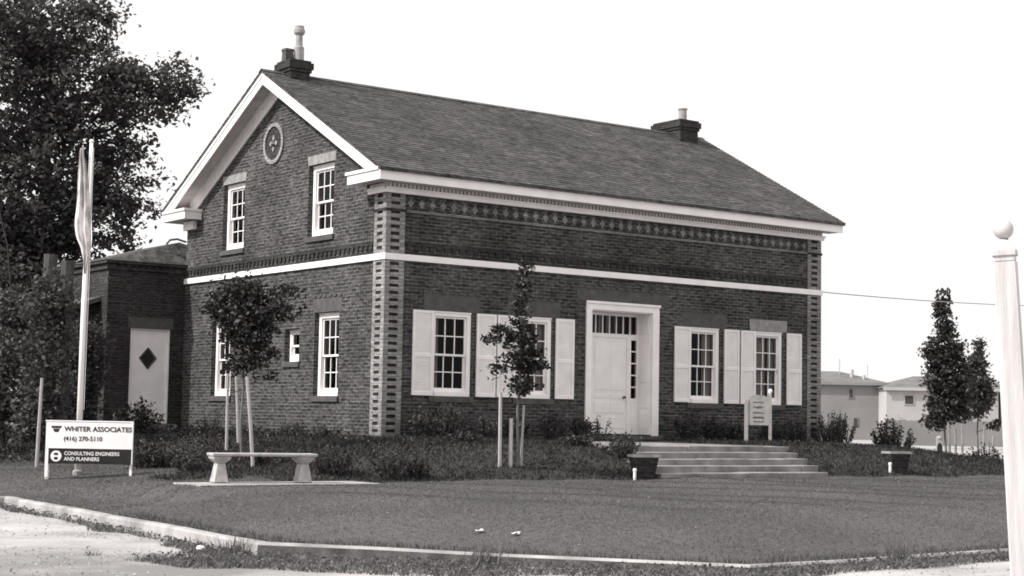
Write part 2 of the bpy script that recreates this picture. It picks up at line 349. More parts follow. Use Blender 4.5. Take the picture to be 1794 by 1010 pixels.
# lawn: one clipped sheet; rim vertices pulled onto the kerb line
def rim(x, y): return inside(x, y) 
lawn = grid(xs, ys, lambda x, y: (inside(x, y) or dcurb(x, y) < 0.02) and not isbed(x, y) and x < 26, hgt, 'lawn', 'lawn')
for v in lawn.data.vertices:       # snap the stepped border to the kerb
    d = dcurb(v.co.x, v.co.y)
    if d < 0.42 and (not inside(v.co.x, v.co.y) or d < 0.2):
        best = min(range(5), key=lambda i: dseg(v.co.x, v.co.y, CURB[i], CURB[i + 1])); a, b2 = CURB[best], CURB[best + 1]
        dx, dy = b2[0] - a[0], b2[1] - a[1]; t = max(0, min(1, ((v.co.x - a[0]) * dx + (v.co.y - a[1]) * dy) / (dx * dx + dy * dy)))
        v.co.x, v.co.y = a[0] + t * dx, a[1] + t * dy; v.co.z = -1.02
grid(xs, ys, lambda x, y: inside(x, y) and isbed(x, y) and x < 26, hin, 'planting_bed', 'soil', 0.012)
gx = [-900, -300, -120, -60, -35] + frange(-22, 22, 0.5) + [26, 32, 45, 70, 110, 180, 320, 1200]
gy = [-900, -200, -60, -36] + frange(-30, 12, 0.6) + [20, 35, 60, 100, 180, 320, 1200]
grid(gx, gy, lambda x, y: True, ghgt, 'ground', 'ground')
# kerb: cast concrete, one continuous mitred strip (outer face visible)
def offset_line(pts, d):
    o = []
    for i, p in enumerate(pts):
        ns = []
        for a, b_ in ((i - 1, i), (i, i + 1)):
            if 0 <= a and b_ < len(pts):
                dx, dy = pts[b_][0] - pts[a][0], pts[b_][1] - pts[a][1]; l = math.hypot(dx, dy); ns.append((-dy / l, dx / l))
        nx = sum(n[0] for n in ns) / len(ns); ny = sum(n[1] for n in ns) / len(ns); l2 = nx * nx + ny * ny
        o.append((p[0] + nx / l2 * d, p[1] + ny / l2 * d))
    return o
fine = []
for i in range(5):
    a, b_ = CURB[i], CURB[i + 1]; n = max(1, int(math.hypot(b_[0] - a[0], b_[1] - a[1]) / 1.2))
    fine += [(a[0] + (b_[0] - a[0]) * k / n, a[1] + (b_[1] - a[1]) * k / n) for k in range(n)]
fine.append(CURB[5])
def kw(i): return .15 if fine[i][1] > -13.8 else (.15 - .07 * sm((fine[i][0] + 10.3) / 1.2))
def off_v(extra): return [(p[0] + (q[0] - p[0]) * (kw(i) + extra) / .1, p[1] + (q[1] - p[1]) * (kw(i) + extra) / .1) for i, (p, q) in enumerate(zip(fine, offset_line(fine, -.1)))]
outer = off_v(0); outb = off_v(.02); och = off_v(-.02)
kb = MB()
for i in range(len(fine)):
    z = -1.0 + 0.006 * math.sin(i * 2.1)
    kb.v += [(fine[i][0], fine[i][1], -1.3), (fine[i][0], fine[i][1], z), (och[i][0], och[i][1], z), (outer[i][0], outer[i][1], z - .025), (outb[i][0], outb[i][1], -1.3)]
for i in range(len(fine) - 1):
    for k in range(4): kb.f.append((i * 5 + k, i * 5 + k + 1, i * 5 + 5 + k + 1, i * 5 + 5 + k))
kob = struct(kb.build('kerb', 'conc')); kob.data.materials.append(MT['kerb_dark'])
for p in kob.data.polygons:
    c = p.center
    if c.y < -14.35 and p.normal.z < .3: p.material_index = 1  # side faces along the front run are darker than the kerb top
# driveway sheet and road sheet just above the ground
def sheet(poly_keep, name, mat, dz, xs_, ys_): return grid(xs_, ys_, poly_keep, lambda x, y: ghgt(x, y) + dz, name, mat)
def road_y(x): return -19.72 - 0.1 * math.sin(x * 0.9) + (x + 2.86) * 0.055
grid(frange(-40, 60, 0.5), frange(-60, -16, 0.25), lambda x, y: y < road_y(x) and x > -9.2 + 0.4 * math.sin(y * 2), lambda x, y: ghgt(x, y) + .006, 'road', 'gravel')

# ================================================================== THE BRICK HOUSE
LX, DY = 13.73, 10.2; YC = 5.12
house = thing('brick_house', 'two-tone brick house with gabled shingle roof, white trim and shuttered front windows behind the lawn', 'house', (0, 0, 0))
def rooftop(y): return 5.82 + .5345 * (y + .5) if y <= YC else 5.82 + .5345 * (2 * YC + .5 - y)
def wtop(y): return rooftop(y) - .17
FW = [(1.25, 2.35), (3.58, 4.66), (9.0, 10.07), (11.28, 12.33)]          # front window openings
FZ = (.87, 2.79)
DOOR = (5.82, 7.78, .04, 3.07)
GWU = [(2.35, 3.55, 4.6, 6.32), (6.86, 8.06, 4.6, 6.32)]
GWL = [(1.94, 3.08, .84, 2.79), (7.36, 8.48, .84, 2.79), (3.80, 4.52, 1.66, 2.45)]
def wall(mb, us, top, holes, P, depth, bot=-.75):
    """vertical wall with real openings; P(u, w, z) maps to world; w is depth inward"""
    cuts = sorted(set([us[0], us[1]] + ([YC] if top is not None and callable(top) and us[1] > 8 and us[1] < 12 else []) + [h[0] for h in holes] + [h[1] for h in holes]))
    T = top if callable(top) else (lambda u: top)
    for a, b_ in zip(cuts[:-1], cuts[1:]):
        hs = sorted([h for h in holes if h[0] <= a + 1e-6 and h[1] >= b_ - 1e-6], key=lambda h: h[2]); z = bot
        for h in hs:
            mb.add([P(a, 0, z), P(b_, 0, z), P(b_, 0, h[2]), P(a, 0, h[2])], [(0, 1, 2, 3)]); z = h[3]
        mb.add([P(a, 0, z), P(b_, 0, z), P(b_, 0, T(b_)), P(a, 0, T(a))], [(0, 1, 2, 3)])
    for h in holes:
        a, b_, z0, z1 = h[:4]; d = depth if len(h) < 5 else h[4]
        mb.add([P(a, 0, z0), P(a, d, z0), P(a, d, z1), P(a, 0, z1)], [(0, 1, 2, 3)])
        mb.add([P(b_, 0, z0), P(b_, d, z0), P(b_, d, z1), P(b_, 0, z1)], [(0, 1, 2, 3)])
        mb.add([P(a, 0, z0), P(b_, 0, z0), P(b_, d, z0), P(a, d, z0)], [(0, 1, 2, 3)])
        mb.add([P(a, 0, z1), P(b_, 0, z1), P(b_, d, z1), P(a, d, z1)], [(0, 1, 2, 3)])
PF = lambda u, w_, z: (u, w_, z)
PG = lambda u, w_, z: (w_, u, z)
mb = MB()
wall(mb, (0, LX), 5.75, [(a, b_, FZ[0], FZ[1]) for a, b_ in FW] + [DOOR[:4]], PF, .22)
wall(mb, (0, DY), wtop, GWU + GWL, PG, .3)
wall(mb, (0, DY), wtop, [], lambda u, w_, z: (LX - w_, u, z), .2)
wall(mb, (0, LX), 5.75, [], lambda u, w_, z: (u, DY - w_, z), .2)
mb.build('wall', 'brick', house, recalc=False)
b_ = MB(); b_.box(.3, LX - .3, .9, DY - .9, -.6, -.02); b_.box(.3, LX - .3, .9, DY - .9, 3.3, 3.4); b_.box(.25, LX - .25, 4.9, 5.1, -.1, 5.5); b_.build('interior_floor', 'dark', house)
# projecting brick courses just over the white band
for P, ln, nm in ((PF, LX, 0), (PG, DY, 1)):
    m1 = MB(); T = lambda x, y, z, P=P: P(x, y, z)
    a0, a1 = (.49, ln - .5) if nm == 0 else (.49, ln - .02)
    m1.box(a0, a1, -.035, -.002, 4.2, 4.275, T)
    n = int((a1 - a0) / .2)
    for i in range(n):
        u = a0 + (a1 - a0) * (i + .5) / n; m1.box(u - .055, u + .055, -.033, -.002, 4.09, 4.2, T)
    m1.box(a0, a1, -.03, -.002, 3.992, 4.05, T)
    m1.build('dentil_course', 'brick_dark', house)
# white band
b_ = MB(); b_.box(-.055, LX + .055, -.055, 0, 3.85, 3.99); b_.box(-.055, 0, 0.0, DY, 3.85, 3.99); b_.build('string_course', 'white', house)
# quoins: two buff rails and rungs leaving dark slots every second course
def quoin(P, u0, u1, z0, z1, flip=False):
    m1 = MB(); w_ = u1 - u0; T = lambda x, y, z: P(x, y, z); d = -.028
    a, b_ = u0 + w_ * .25, u1 - w_ * .27
    m1.box(u0, a, d, -.001, z0, z1, T); m1.box(b_, u1, d, -.001, z0, z1, T)
    bk = MB(); bk.box(a + .001, b_ - .001, -.006, -.0005, z0 + .002, z1 - .002, T); bk.build('quoin_slot', 'slot', house)
    z = z0; k = 0
    while z < z1 - .02:
        m1.box(a, b_, d + .004, -.001, z, min(z + .088, z1), T); z += .16
    return m1
for z0, z1 in ((-.2, 3.85), (3.99, 4.93), (4.99, 5.32)):
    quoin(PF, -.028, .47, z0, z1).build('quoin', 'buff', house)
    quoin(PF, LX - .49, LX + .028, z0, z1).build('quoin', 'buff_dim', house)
    quoin(PG, 0.0, .47, z0, z1).build('quoin', 'buff', house)
b_ = MB(); b_.box(-.05, .5, -.05, 0, 4.93, 4.99); b_.box(-.05, 0, 0, .5, 4.93, 4.99); b_.build('quoin_cap', 'brick_dark', house)
b_ = MB(); b_.box(LX - .51, LX + .05, -.05, 0, 4.93, 4.99); b_.build('quoin_cap', 'brick_dark', house)
# brick quoins either side of the front door
for u0 in (5.42, 8.0):
    z = 0; m1 = MB()
    while z < 3.1: m1.box(u0, u0 + .22, -.012, -.001, z, z + .08); z += .32
    m1.build('door_quoin', 'stone', house)
# diamond frieze and ledge
m1 = MB(); n = 44
for i in range(n):
    u = .62 + (LX - 1.24) * i / (n - 1); h = .105; zc = 5.145
    m1.add([(u - .085, -.012, zc), (u, -.012, zc - h), (u + .085, -.012, zc), (u, -.012, zc + h), (u - .085, -.001, zc), (u, -.001, zc - h), (u + .085, -.001, zc), (u, -.001, zc + h)],
           [(0, 1, 2, 3), (0, 4, 5, 1), (1, 5, 6, 2), (2, 6, 7, 3), (3, 7, 4, 0)])
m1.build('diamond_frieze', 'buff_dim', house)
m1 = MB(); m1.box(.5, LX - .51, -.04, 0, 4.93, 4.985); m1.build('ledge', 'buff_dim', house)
m1 = MB()
for i in range(n - 1):
    u = .62 + (LX - 1.24) * (i + .5) / (n - 1)
    m1.box(u - .05, u + .05, -.011, -.001, 4.99, 5.05); m1.box(u - .05, u + .05, -.011, -.001, 5.24, 5.3)
m1.build('frieze_block', 'brick_dark', house)
# eaves
b_ = MB(); b_.box(-.5, LX + .36, -.5, -.465, 5.53, 5.79); b_.box(-.505, LX + .365, -.525, -.5, 5.72, 5.80); b_.build('fascia', 'white', house, bevel=.008)
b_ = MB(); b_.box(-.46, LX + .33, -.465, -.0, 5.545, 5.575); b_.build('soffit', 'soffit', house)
b_ = MB(); b_.box(-.09, LX + .09, -.09, -.0, 5.33, 5.46); b_.box(-.12, LX + .12, -.12, -.09, 5.41, 5.455); b_.box(-.09, 0, 0, .69, 5.33, 5.46); b_.box(-.12, -.09, -.12, .69, 5.41, 5.455); b_.build('cornice', 'white', house, bevel=.006)
m1 = MB(); m1.box(-.05, LX + .05, -.05, 0, 5.46, 5.545); m1.box(-.05, 0, 0, .66, 5.46, 5.545)
i = 0.0
while i < LX: m1.box(i, i + .055, -.1, -.05, 5.462, 5.54); i += .105
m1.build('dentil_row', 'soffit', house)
# eave returns on the gable
for s in (0, 1):
    my = (lambda y: y) if s == 0 else (lambda y: 2 * YC - y)
    def bx(m, x0, x1, y0, y1, z0, z1): a, c = sorted((my(y0), my(y1))); m.box(x0, x1, a, c, z0, z1)
    b_ = MB(); bx(b_, -.47, -.001, -.46, .86, 5.575, 5.79); bx(b_, -.5, -.47, -.46, .9, 5.53, 5.79); bx(b_, -.47, -.001, .86, .9, 5.53, 5.79)
    bx(b_, -.54, -.001, -.46, .94, 5.74, 5.81)
    b_.build('eave_return', 'white', house, bevel=.006)
    if s:
        b_ = MB(); bx(b_, -.1, 0, -.02, .6, 5.3, 5.53); b_.build('return_frieze', 'white', house)
        b_ = MB(); bx(b_, -.5, LX, -.5, -.46, 5.53, 5.79); b_.build('fascia', 'white', house)
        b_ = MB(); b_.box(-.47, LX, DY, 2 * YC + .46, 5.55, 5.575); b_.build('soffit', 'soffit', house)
# rakes (both gables): barge board, soffit, frieze
for xo, xi, sg in ((-.5, 0.0, -1), (LX + .36, LX, 1)):
    for s in (0, 1):
        my = (lambda y: y) if s == 0 else (lambda y: 2 * YC - y)
        def rk(mb, ta, tb, xa, xb, y0=-.5, zmin=5.81):
            # strip between rooftop-ta and rooftop-tb, clipped at zmin
            pts = []
            yb = y0
            f = lambda y, t: rooftop(min(y, YC)) - t
            ycl = max(y0, y0 + (zmin - f(y0, tb)) / .5345)
            yct = max(y0, y0 + (zmin - f(y0, ta)) / .5345)
            poly = [(yct, f(yct, ta)), (YC, f(YC, ta)), (YC, f(YC, tb)), (ycl, f(ycl, tb))]
            if yct <= y0 + 1e-6 and ycl > y0: poly.append((y0, zmin))
            poly = [(my(y), z) for y, z in poly]
            mb.prism(poly, min(xa, xb), max(xa, xb), 'x')
        m1 = MB(); rk(m1, .07, .35, xo, xo - sg * .035); rk(m1, .07, .15, xo + sg * .022, xo); m1.build('barge_board', 'white', house)
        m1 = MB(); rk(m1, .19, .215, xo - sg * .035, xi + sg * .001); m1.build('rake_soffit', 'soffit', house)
        m1 = MB(); rk(m1, .215, .58, xi + sg * .001, xi + sg * .035, y0=.3); rk(m1, .215, .33, xi + sg * .035, xi + sg * .075, y0=.3); m1.build('rake_frieze', 'white', house)
# roof: two slabs laid with stepped shingle courses
for s in (0, 1):
    m1 = MB(); my = (lambda y: y) if s == 0 else (lambda y: 2 * YC - y)
    rows = 44; y0 = -.56; dyr = (YC - y0) / rows
    zf = lambda y: 5.82 + .5345 * (y + .5)
    m1.prism([(my(y0), zf(y0) - .07), (my(y0), zf(y0) - .004), (my(YC), zf(YC) - .004), (my(YC), zf(YC) - .07)], -.53, LX + .39)
    for r_ in range(rows):
        ya, yb = y0 + r_ * dyr, y0 + (r_ + 1) * dyr + .02
        xcur = -.545 + random.uniform(-.004, .004)
        while xcur < LX + .40:
            xn = min(xcur + random.uniform(.6, 1.6), LX + .405 + random.uniform(-.004, .004)); j = random.uniform(-.006, .006); jz = random.uniform(0, .005)
            a = (xcur, my(ya + j), zf(ya + j) + .014 + jz); b2 = (xn - .004, my(ya + j), zf(ya + j) + .014 + jz); c = (xn - .004, my(yb), zf(yb) + .001); d = (xcur, my(yb), zf(yb) + .001)
            e = (xcur, my(ya + j), zf(ya) - .002); f = (xn - .004, my(ya + j), zf(ya) - .002)
            m1.add([a, b2, c, d, e, f], [(0, 1, 2, 3), (4, 5, 1, 0)] if s == 0 else [(3, 2, 1, 0), (0, 1, 5, 4)]); xcur = xn
    m1.build('roof', 'shingle', house, recalc=False)
m1 = MB(); m1.add([(x, y, z) for x in (-.55, LX + .41) for y, z in ((YC - .14, rooftop(YC) - .045), (YC, rooftop(YC) + .035), (YC + .14, rooftop(YC) - .045))], [(0, 3, 4, 1), (1, 4, 5, 2)]); m1.build('ridge_cap', 'shingle', house)
# chimneys
def chimney(x0, x1, y0, y1, zt, pots):
    m1 = MB(); m1.box(x0 + .07, x1 - .07, y0 + .07, y1 - .07, 8.1, zt - .28)
    m1.box(x0 + .035, x1 - .035, y0 + .035, y1 - .035, zt - .3, zt - .22); m1.box(x0, x1, y0, y1, zt - .22, zt - .06); m1.box(x0 + .05, x1 - .05, y0 + .05, y1 - .05, zt - .06, zt)
    c = m1.build('chimney', 'brick_dark', house)
    for k, (x, y, r_, h, kind) in enumerate(pots):
        p = MB()
        if kind == 'square':
            p.frus((x, y, zt - .02), r_, r_, (x, y, zt + h), r_ * .9, r_ * .9); p.box(x - r_ * 1.05, x + r_ * 1.05, y - r_ * 1.05, y + r_ * 1.05, zt + h - .06, zt + h)
            p.build('chimney_pot', 'stone', c)
        elif kind == 'cowl':
            p.lathe([(r_ * 1.5, -.02), (r_ * 1.45, .36), (r_ * 1.3, .38), (r_, .38), (r_ * .95, .66), (r_ * 1.5, .72), (r_ * 1.6, .80), (r_ * 1.3, .82), (r_ * 1.3, .9), (0, .92)], (x, y, zt), 16); p.build('chimney_pot', 'metal', c, smooth=False)
        else:
            p.lathe([(r_, -.02), (r_ * .92, h - .05), (r_ * 1.1, h - .04), (r_ * 1.1, h), (r_ * .8, h), (r_ * .8, h - .2)], (x, y, zt), 16); p.build('chimney_pot', 'metal', c)
chimney(.0, .68, 4.68, 5.48, 9.14, [(.16, 5.1, .11, .3, 'square'), (.42, 5.0, .09, .9, 'cowl')])
chimney(12.62, 13.45, 4.42, 5.72, 9.16, [(12.98, 4.72, .13, .36, 'round')])
# oculus on the gable
m1 = MB(); n = 28; oc = (5.36, 7.09)
def ring(m, c, ra, rb, xa, xb):
    base = len(m.v)
    for k in range(n):
        th = 2 * math.pi * k / n; cs, sn = math.cos(th), math.sin(th)
        for r_, x in ((ra, xb), (ra, xa), (rb, xa), (rb, xb)): m.v.append((x, c[0] + r_ * cs, c[1] + r_ * sn))
    for k in range(n):
        for q in range(3): a = base + k * 4 + q; b2 = base + ((k + 1) % n) * 4 + q; m.f.append((a, b2, b2 + 1, a + 1))
ring(m1, oc, .52, .42, -.04, 0.0)
oo = m1.build('oculus', 'buff', house)
m1 = MB(); m1.v = [(-.008, oc[0] + .42 * math.cos(2 * math.pi * k / n), oc[1] + .42 * math.sin(2 * math.pi * k / n)) for k in range(n)]; m1.f = [tuple(range(n))]; m1.build('date_panel', 'brick_dark', oo)
m1 = MB()
for k in range(4):
    th = k * math.pi / 2; pts = [(.05, 0), (.13, .07), (.22, 0), (.13, -.07)]
    m1.add([(-.03, oc[0] + a * math.cos(th) - c * math.sin(th), oc[1] + a * math.sin(th) + c * math.cos(th)) for a, c in pts], [(0, 1, 2, 3)])
m1.lathe([(.0, -.03), (.07, -.03), (.07, .03), (0, .03)], (-.03, oc[0], oc[1]), 10); m1.build('rosette', 'stone_lt', oo)

# windows ---------------------------------------------------------------
def make_window(P, a, b_, z0, z1, lintel='stone', curtains=(), proud=0.004, lint_h=.38, lint_w=.24, small=False, casing=.12):
    T = lambda x, y, z: P(x, y, z)
    fr = MB(); g_ = 0 if P is PF else .085; T = lambda x, y, z: P(x, y + (g_ if y > .0 else 0), z); d0, d1 = (.03, .2) if not small else (.05, .2)
    c = casing
    a2, b2, zb, zt = a + .008, b_ - .008, z0 + .006, z1 - .006
    fr.box(a2, a2 + c * .75, d0, d1, zb, zt, T); fr.box(b2 - c * .75, b2, d0, d1, zb, zt, T)
    fr.box(a2 + c * .75, b2 - c * .75, d0, d1, zt - c * .8, zt, T); fr.box(a2 + c * .75, b2 - c * .75, d0 - .02, d1, zb, zb + .1, T)
    fr.box(a2 - .0, b2 + .0, d0 - .02, d0 - .0005, zt - .035, zt, T)
    win = fr.build('window', 'white', house, bevel=.004)
    ia, ib, iz, it = a2 + c * .75, b2 - c * .75, zb + .1, zt - c * .8
    zm = (iz + it) / 2 - .02
    for (s0, s1, dd, nm) in (((zm - .02), it, .075, 'upper'), (iz, zm + .02, .118, 'lower')):
        s = MB(); st = .045; e = .0015
        s.box(ia + e, ia + st, dd, dd + .04, s0, s1 - e, T); s.box(ib - st, ib - e, dd, dd + .04, s0, s1 - e, T)
        s.box(ia + st, ib - st, dd, dd + .04, s1 - st, s1 - e, T); s.box(ia + st, ib - st, dd, dd + .04, s0, s0 + (st if nm == 'upper' else .085), T)
        g0 = s0 + (st if nm == 'upper' else .085); g1 = s1 - st; w_ = ib - ia - 2 * st
        if not small:
            for k in (1, 2): u = ia + st + w_ * k / 3; s.box(u - .012, u + .012, dd + .004, dd + .03, g0, g1, T)
            for k in range(3):
                u0 = ia + st + w_ * k / 3 + (.012 if k else 0); u1 = ia + st + w_ * (k + 1) / 3 - (.012 if k < 2 else 0); zz = (g0 + g1) / 2
                s.box(u0, u1, dd + .004, dd + .03, zz - .011, zz + .011, T)
        sash = s.build('sash', 'white', win)
        gmb = MB(); gmb.add([T(ia + st, dd + .018, g0), T(ib - st, dd + .018, g0), T(ib - st, dd + .018, g1), T(ia + st, dd + .018, g1)], [(0, 1, 2, 3) if P is PF else (3, 2, 1, 0)]); gmb.build('pane', 'glass', win, recalc=False)
    # room behind
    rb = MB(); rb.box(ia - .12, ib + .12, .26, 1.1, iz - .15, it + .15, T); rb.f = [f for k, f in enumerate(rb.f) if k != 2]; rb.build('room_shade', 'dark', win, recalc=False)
    for (u0, u1, q0, q1) in curtains:
        cm = MB(); n = max(3, int((u1 - u0) * (ib - ia) / .035)); zz0, zz1 = iz + q0 * (it - iz), iz + q1 * (it - iz)
        vs = []
        for k in range(n + 1):
            u = ia + (ib - ia) * (u0 + (u1 - u0) * k / n); dd = .215 + .02 * math.sin(k * 2.2); vs += [T(u, dd, zz0), T(u, dd, zz1)]
        cm.add(vs, [(2 * k, 2 * k + 2, 2 * k + 3, 2 * k + 1) for k in range(n)]); cm.build('curtain', 'curtain', win, smooth=True, recalc=False)
    si = MB(); si.box(a - .06, b_ + .06, -.05, .0, z0 - .13, z0 - .002, T); si.box(a + .003, b_ - .003, -.0, .045, z0 - .1, z0 + .004, T); si.build('sill', 'sill', win, bevel=.006)
    if lintel:
        li = MB(); q = lint_w
        li.prism([], 0, 0) if False else None
        vs = [(a - q + .03, z1 + .002), (b_ + q - .03, z1 + .002), (b_ + q, z1 + lint_h), (a - q, z1 + lint_h)]
        li.add([P(u, -proud, z) for u, z in vs] + [P(u, .05, z) for u, z in vs], [(0, 1, 2, 3), (0, 4, 5, 1), (1, 5, 6, 2), (2, 6, 7, 3), (3, 7, 4, 0)])
        li.build('lintel', lintel, win)
        if lintel == 'stone':
            hd = MB(); u = a - q
            while u < b_ + q: hd.box(u, min(u + .14, b_ + q), -.025, -.001, z1 + lint_h + .002, z1 + lint_h + .05, T); u += .24
            hd.build('hood_mould', 'stone', win)
    return win
cur = [[(0, .22, 0, 1)], [(.7, 1, 0, 1)], [(.62, 1, 0, 1)], [(.2, .62, .0, 1), (.7, 1, 0, 1)]]
for (a, b_), cu_ in zip(FW, cur):
    make_window(PF, a, b_, FZ[0], FZ[1], 'stone' if a < 11 else 'stone_lt', cu_, casing=.14, lint_h=.38 if a < 11 else .3, lint_w=.24 if a < 11 else .17)
for h in GWU: make_window(PG, *h, 'stone_lt', [(0, .18, .1, 1)], lint_h=.22, lint_w=.07, casing=.16)
for h in GWL[:2]: make_window(PG, *h, 'stone', [(0, .2, 0, 1)], lint_h=.34, lint_w=.1, casing=.16)
make_window(PG, *GWL[2], None, [], small=True, casing=.1)
# shutters --------------------------------------------------------------
def shutter(u0, u1, z0, z1):
    s = MB(); y0, y1 = -.062, -.022; f = .06
    s.box(u0, u0 + f, y0, y1, z0, z1); s.box(u1 - f, u1, y0, y1, z0, z1)
    zm = z0 + (z1 - z0) * .47
    for a, b2 in ((z0, z0 + .08), (zm - .04, zm + .04), (z1 - .06, z1)): s.box(u0 + f, u1 - f, y0 + .001, y1 - .001, a, b2)
    for a, b2 in ((z0 + .08, zm - .04), (zm + .04, z1 - .06)):
        n = int((b2 - a) / .042)
        for k in range(n):
            z = a + (b2 - a) * k / n; h = (b2 - a) / n
            s.add([(u0 + f, y0 + .012, z), (u1 - f, y0 + .012, z), (u1 - f, y1 - .012, z + h * 1.05), (u0 + f, y1 - .012, z + h * 1.05), (u0 + f, y0 + .012, z + .009), (u1 - f, y0 + .012, z + .009)], [(4, 5, 2, 3), (0, 1, 5, 4)])
        s.box(u0 + f, u1 - f, y1 - .008, y1 - .004, a, b2)
    return s.build('shutter', 'white_sh', house)
for u0, u1 in ((.73, 1.27), (2.46, 3.0), (3.04, 3.57), (4.74, 5.29), (8.49, 9.02), (10.19, 10.71), (10.77, 11.29), (12.45, 12.99)):
    shutter(u0, u1, .885 + random.uniform(-.006, .006), 2.775)
# front door ------------------------------------------------------------
a, b_, z0, z1 = DOOR; dd = .46
ds = MB()
ds.box(5.665, 5.835, -.05, -.001, .02, 3.24); ds.box(7.765, 7.975, -.05, -.001, .02, 3.24); ds.box(5.835, 7.765, -.05, -.001, 3.055, 3.24); ds.box(5.64, 8.0, -.08, -.05, 3.2, 3.26)
ds.box(5.835, 5.86, -.001, dd, .06, 3.05); ds.box(7.74, 7.765, -.001, dd, .06, 3.05); ds.box(5.86, 7.74, -.001, dd, 3.03, 3.055)
for zz0, zz1 in ((.2, .62), (.72, 1.25), (1.35, 2.3), (2.55, 2.95)):      # raised panels in the reveal
    ds.box(7.728, 7.74, .08, .38, zz0, zz1); ds.box(5.86, 5.872, .08, .38, zz0, zz1)
sur = ds.build('door_surround', 'white', house, bevel=.005)
fr = MB(); fr.box(5.86, 7.74, dd, dd + .08, 2.43, 2.53); fr.box(5.86, 7.74, dd, dd + .08, 2.97, 3.03); fr.box(5.86, 5.93, dd, dd + .08, .06, 2.43); fr.box(7.68, 7.74, dd, dd + .08, .06, 2.43)
fr.box(5.86, 5.93, dd, dd + .08, 2.53, 2.97); fr.box(7.68, 7.74, dd, dd + .08, 2.53, 2.97)
fr.box(6.14, 6.26, dd - .02, dd + .08, .06, 2.43); fr.box(7.36, 7.48, dd - .02, dd + .08, .06, 2.43)
for k in range(1, 8): u = 5.93 + 1.75 * k / 8; fr.box(u - .013, u + .013, dd + .01, dd + .05, 2.53, 2.97)
for s0, s1 in ((5.93, 6.14), (7.48, 7.68)):
    fr.box(s0, s1, dd, dd + .06, .06, .92)
    fr.box(s0 + .03, s1 - .03, dd - .012, dd - .0005, .2, .75)
    for k in range(6): z = .92 + 1.47 * k / 5; fr.box(s0, s1, dd + .01, dd + .05, z, z + (.03 if k < 5 else .04))
fr.build('transom_frame', 'white', sur)
gm = MB(); gm.add([(5.93, dd + .03, 2.53), (7.68, dd + .03, 2.53), (7.68, dd + .03, 2.97), (5.93, dd + .03, 2.97)], [(0, 1, 2, 3)]); gm.build('transom_pane', 'glass', sur, recalc=False)
for s0, s1 in ((5.93, 6.14), (7.48, 7.68)):
    gm = MB(); gm.add([(s0, dd + .03, .92), (s1, dd + .03, .92), (s1, dd + .03, 2.43), (s0, dd + .03, 2.43)], [(0, 1, 2, 3)]); gm.build('sidelight_pane', 'glass', sur, recalc=False)
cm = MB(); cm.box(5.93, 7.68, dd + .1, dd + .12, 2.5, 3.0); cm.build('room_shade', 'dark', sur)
cm = MB()
for k in range(7): u = 6.0 + .25 * k; cm.box(u, u + .07, dd + .07, dd + .08, 2.5, 2.99)
cm.build('curtain', 'curtain', sur)
dr = MB(); dr.box(6.262, 7.358, dd + .01, dd + .055, .07, 2.425)
for u0, u1 in ((6.34, 6.78), (6.86, 7.28)):
    for zz0, zz1 in ((.2, .48), (.58, .84), (.94, 1.04), (1.14, 2.3)):
        dr.frus(((u0 + u1) / 2, dd - .004, 0), 0, 0, ((u0 + u1) / 2, dd, 0), 0, 0) if False else None
        dr.box(u0, u1, dd, dd + .0095, zz0, zz1)
door = dr.build('door', 'white', house, bevel=.006)
hd = MB(); hd.lathe([(0, -.04), (.03, -.035), (.04, -.01), (.03, .015), (0, .03)], (7.26, dd - .045, .98), 12); hd.box(7.245, 7.275, dd - .045, dd + .01, .965, .995); hd.build('handle', 'iron', door)
b2 = MB(); b2.box(5.6, 8.05, -.16, dd + .1, -.06, .035); b2.build('doorstep', 'sill', house, bevel=.01)
li = MB(); vs = [(5.42, 3.262), (8.24, 3.262), (8.3, 3.56), (5.36, 3.56)]; li.add([(u, -.005, z) for u, z in vs] + [(u, .03, z) for u, z in vs], [(0, 1, 2, 3), (0, 4, 5, 1), (1, 5, 6, 2), (2, 6, 7, 3), (3, 7, 4, 0)]); li.build('lintel', 'stone', house)
hm = MB(); u = 5.4
while u < 8.3: hm.box(u, u + .15, -.03, -.001, 3.562, 3.62); u += .25
hm.build('hood_mould', 'stone', house)
# little bracket on the back corner
b2 = MB(); b2.tube([(-.02, 10.22, 5.0), (-.2, 10.4, 5.08), (-.36, 10.5, 5.05), (-.44, 10.56, 4.93)], .03, 8); b2.build('gutter_spout', 'iron', house)
# rear wing ---------------------------------------------------------------
WX = -2.2; WY = 10.2; WB = 13.7
mb = MB(); DW = (-1.52, -.40, .1, 2.6)
wall(mb, (WX, 0), 4.3, [DW], lambda u, w_, z: (u, WY + w_, z), .25)
wall(mb, (WY, WB), 4.3, [], lambda u, w_, z: (WX + w_, u, z), .25); wall(mb, (WX, 2.2), 4.3, [], lambda u, w_, z: (u, WB - w_, z), .25); wall(mb, (WY, WB), 4.3, [], lambda u, w_, z: (2.2 - w_, u, z), .25)
mb.build('rear_wing_wall', 'brick_wing_shaded', house, recalc=False)
m1 = MB(); m1.box(WX - .06, -.0, WY - .06, WY, 4.12, 4.2); m1.box(WX - .06, WX, WY, WB, 4.12, 4.2); m1.box(WX - .1, 0, WY - .1, WY, 4.28, 4.36); m1.box(WX - .1, WX, WY, WB, 4.28, 4.36)
for k in range(11): u = WX + .1 + k * .2; m1.box(u, u + .1, WY - .05, WY - .001, 4.2, 4.28)
m1.build('rear_wing_cornice', 'brick_wing_shaded', house)
m1 = MB(); m1.add([(WX - .12, WY - .12, 4.36), (1.6, WY - .12, 4.36), (2.4, WY, 4.36), (2.4, WB + .1, 4.36), (WX - .12, WB + .1, 4.36), (.12, WY + .75, 5.06), (.12, WB + .05, 5.06)], [(0, 1, 2, 5), (0, 5, 6, 4), (4, 6, 3), (5, 2, 3, 6)])
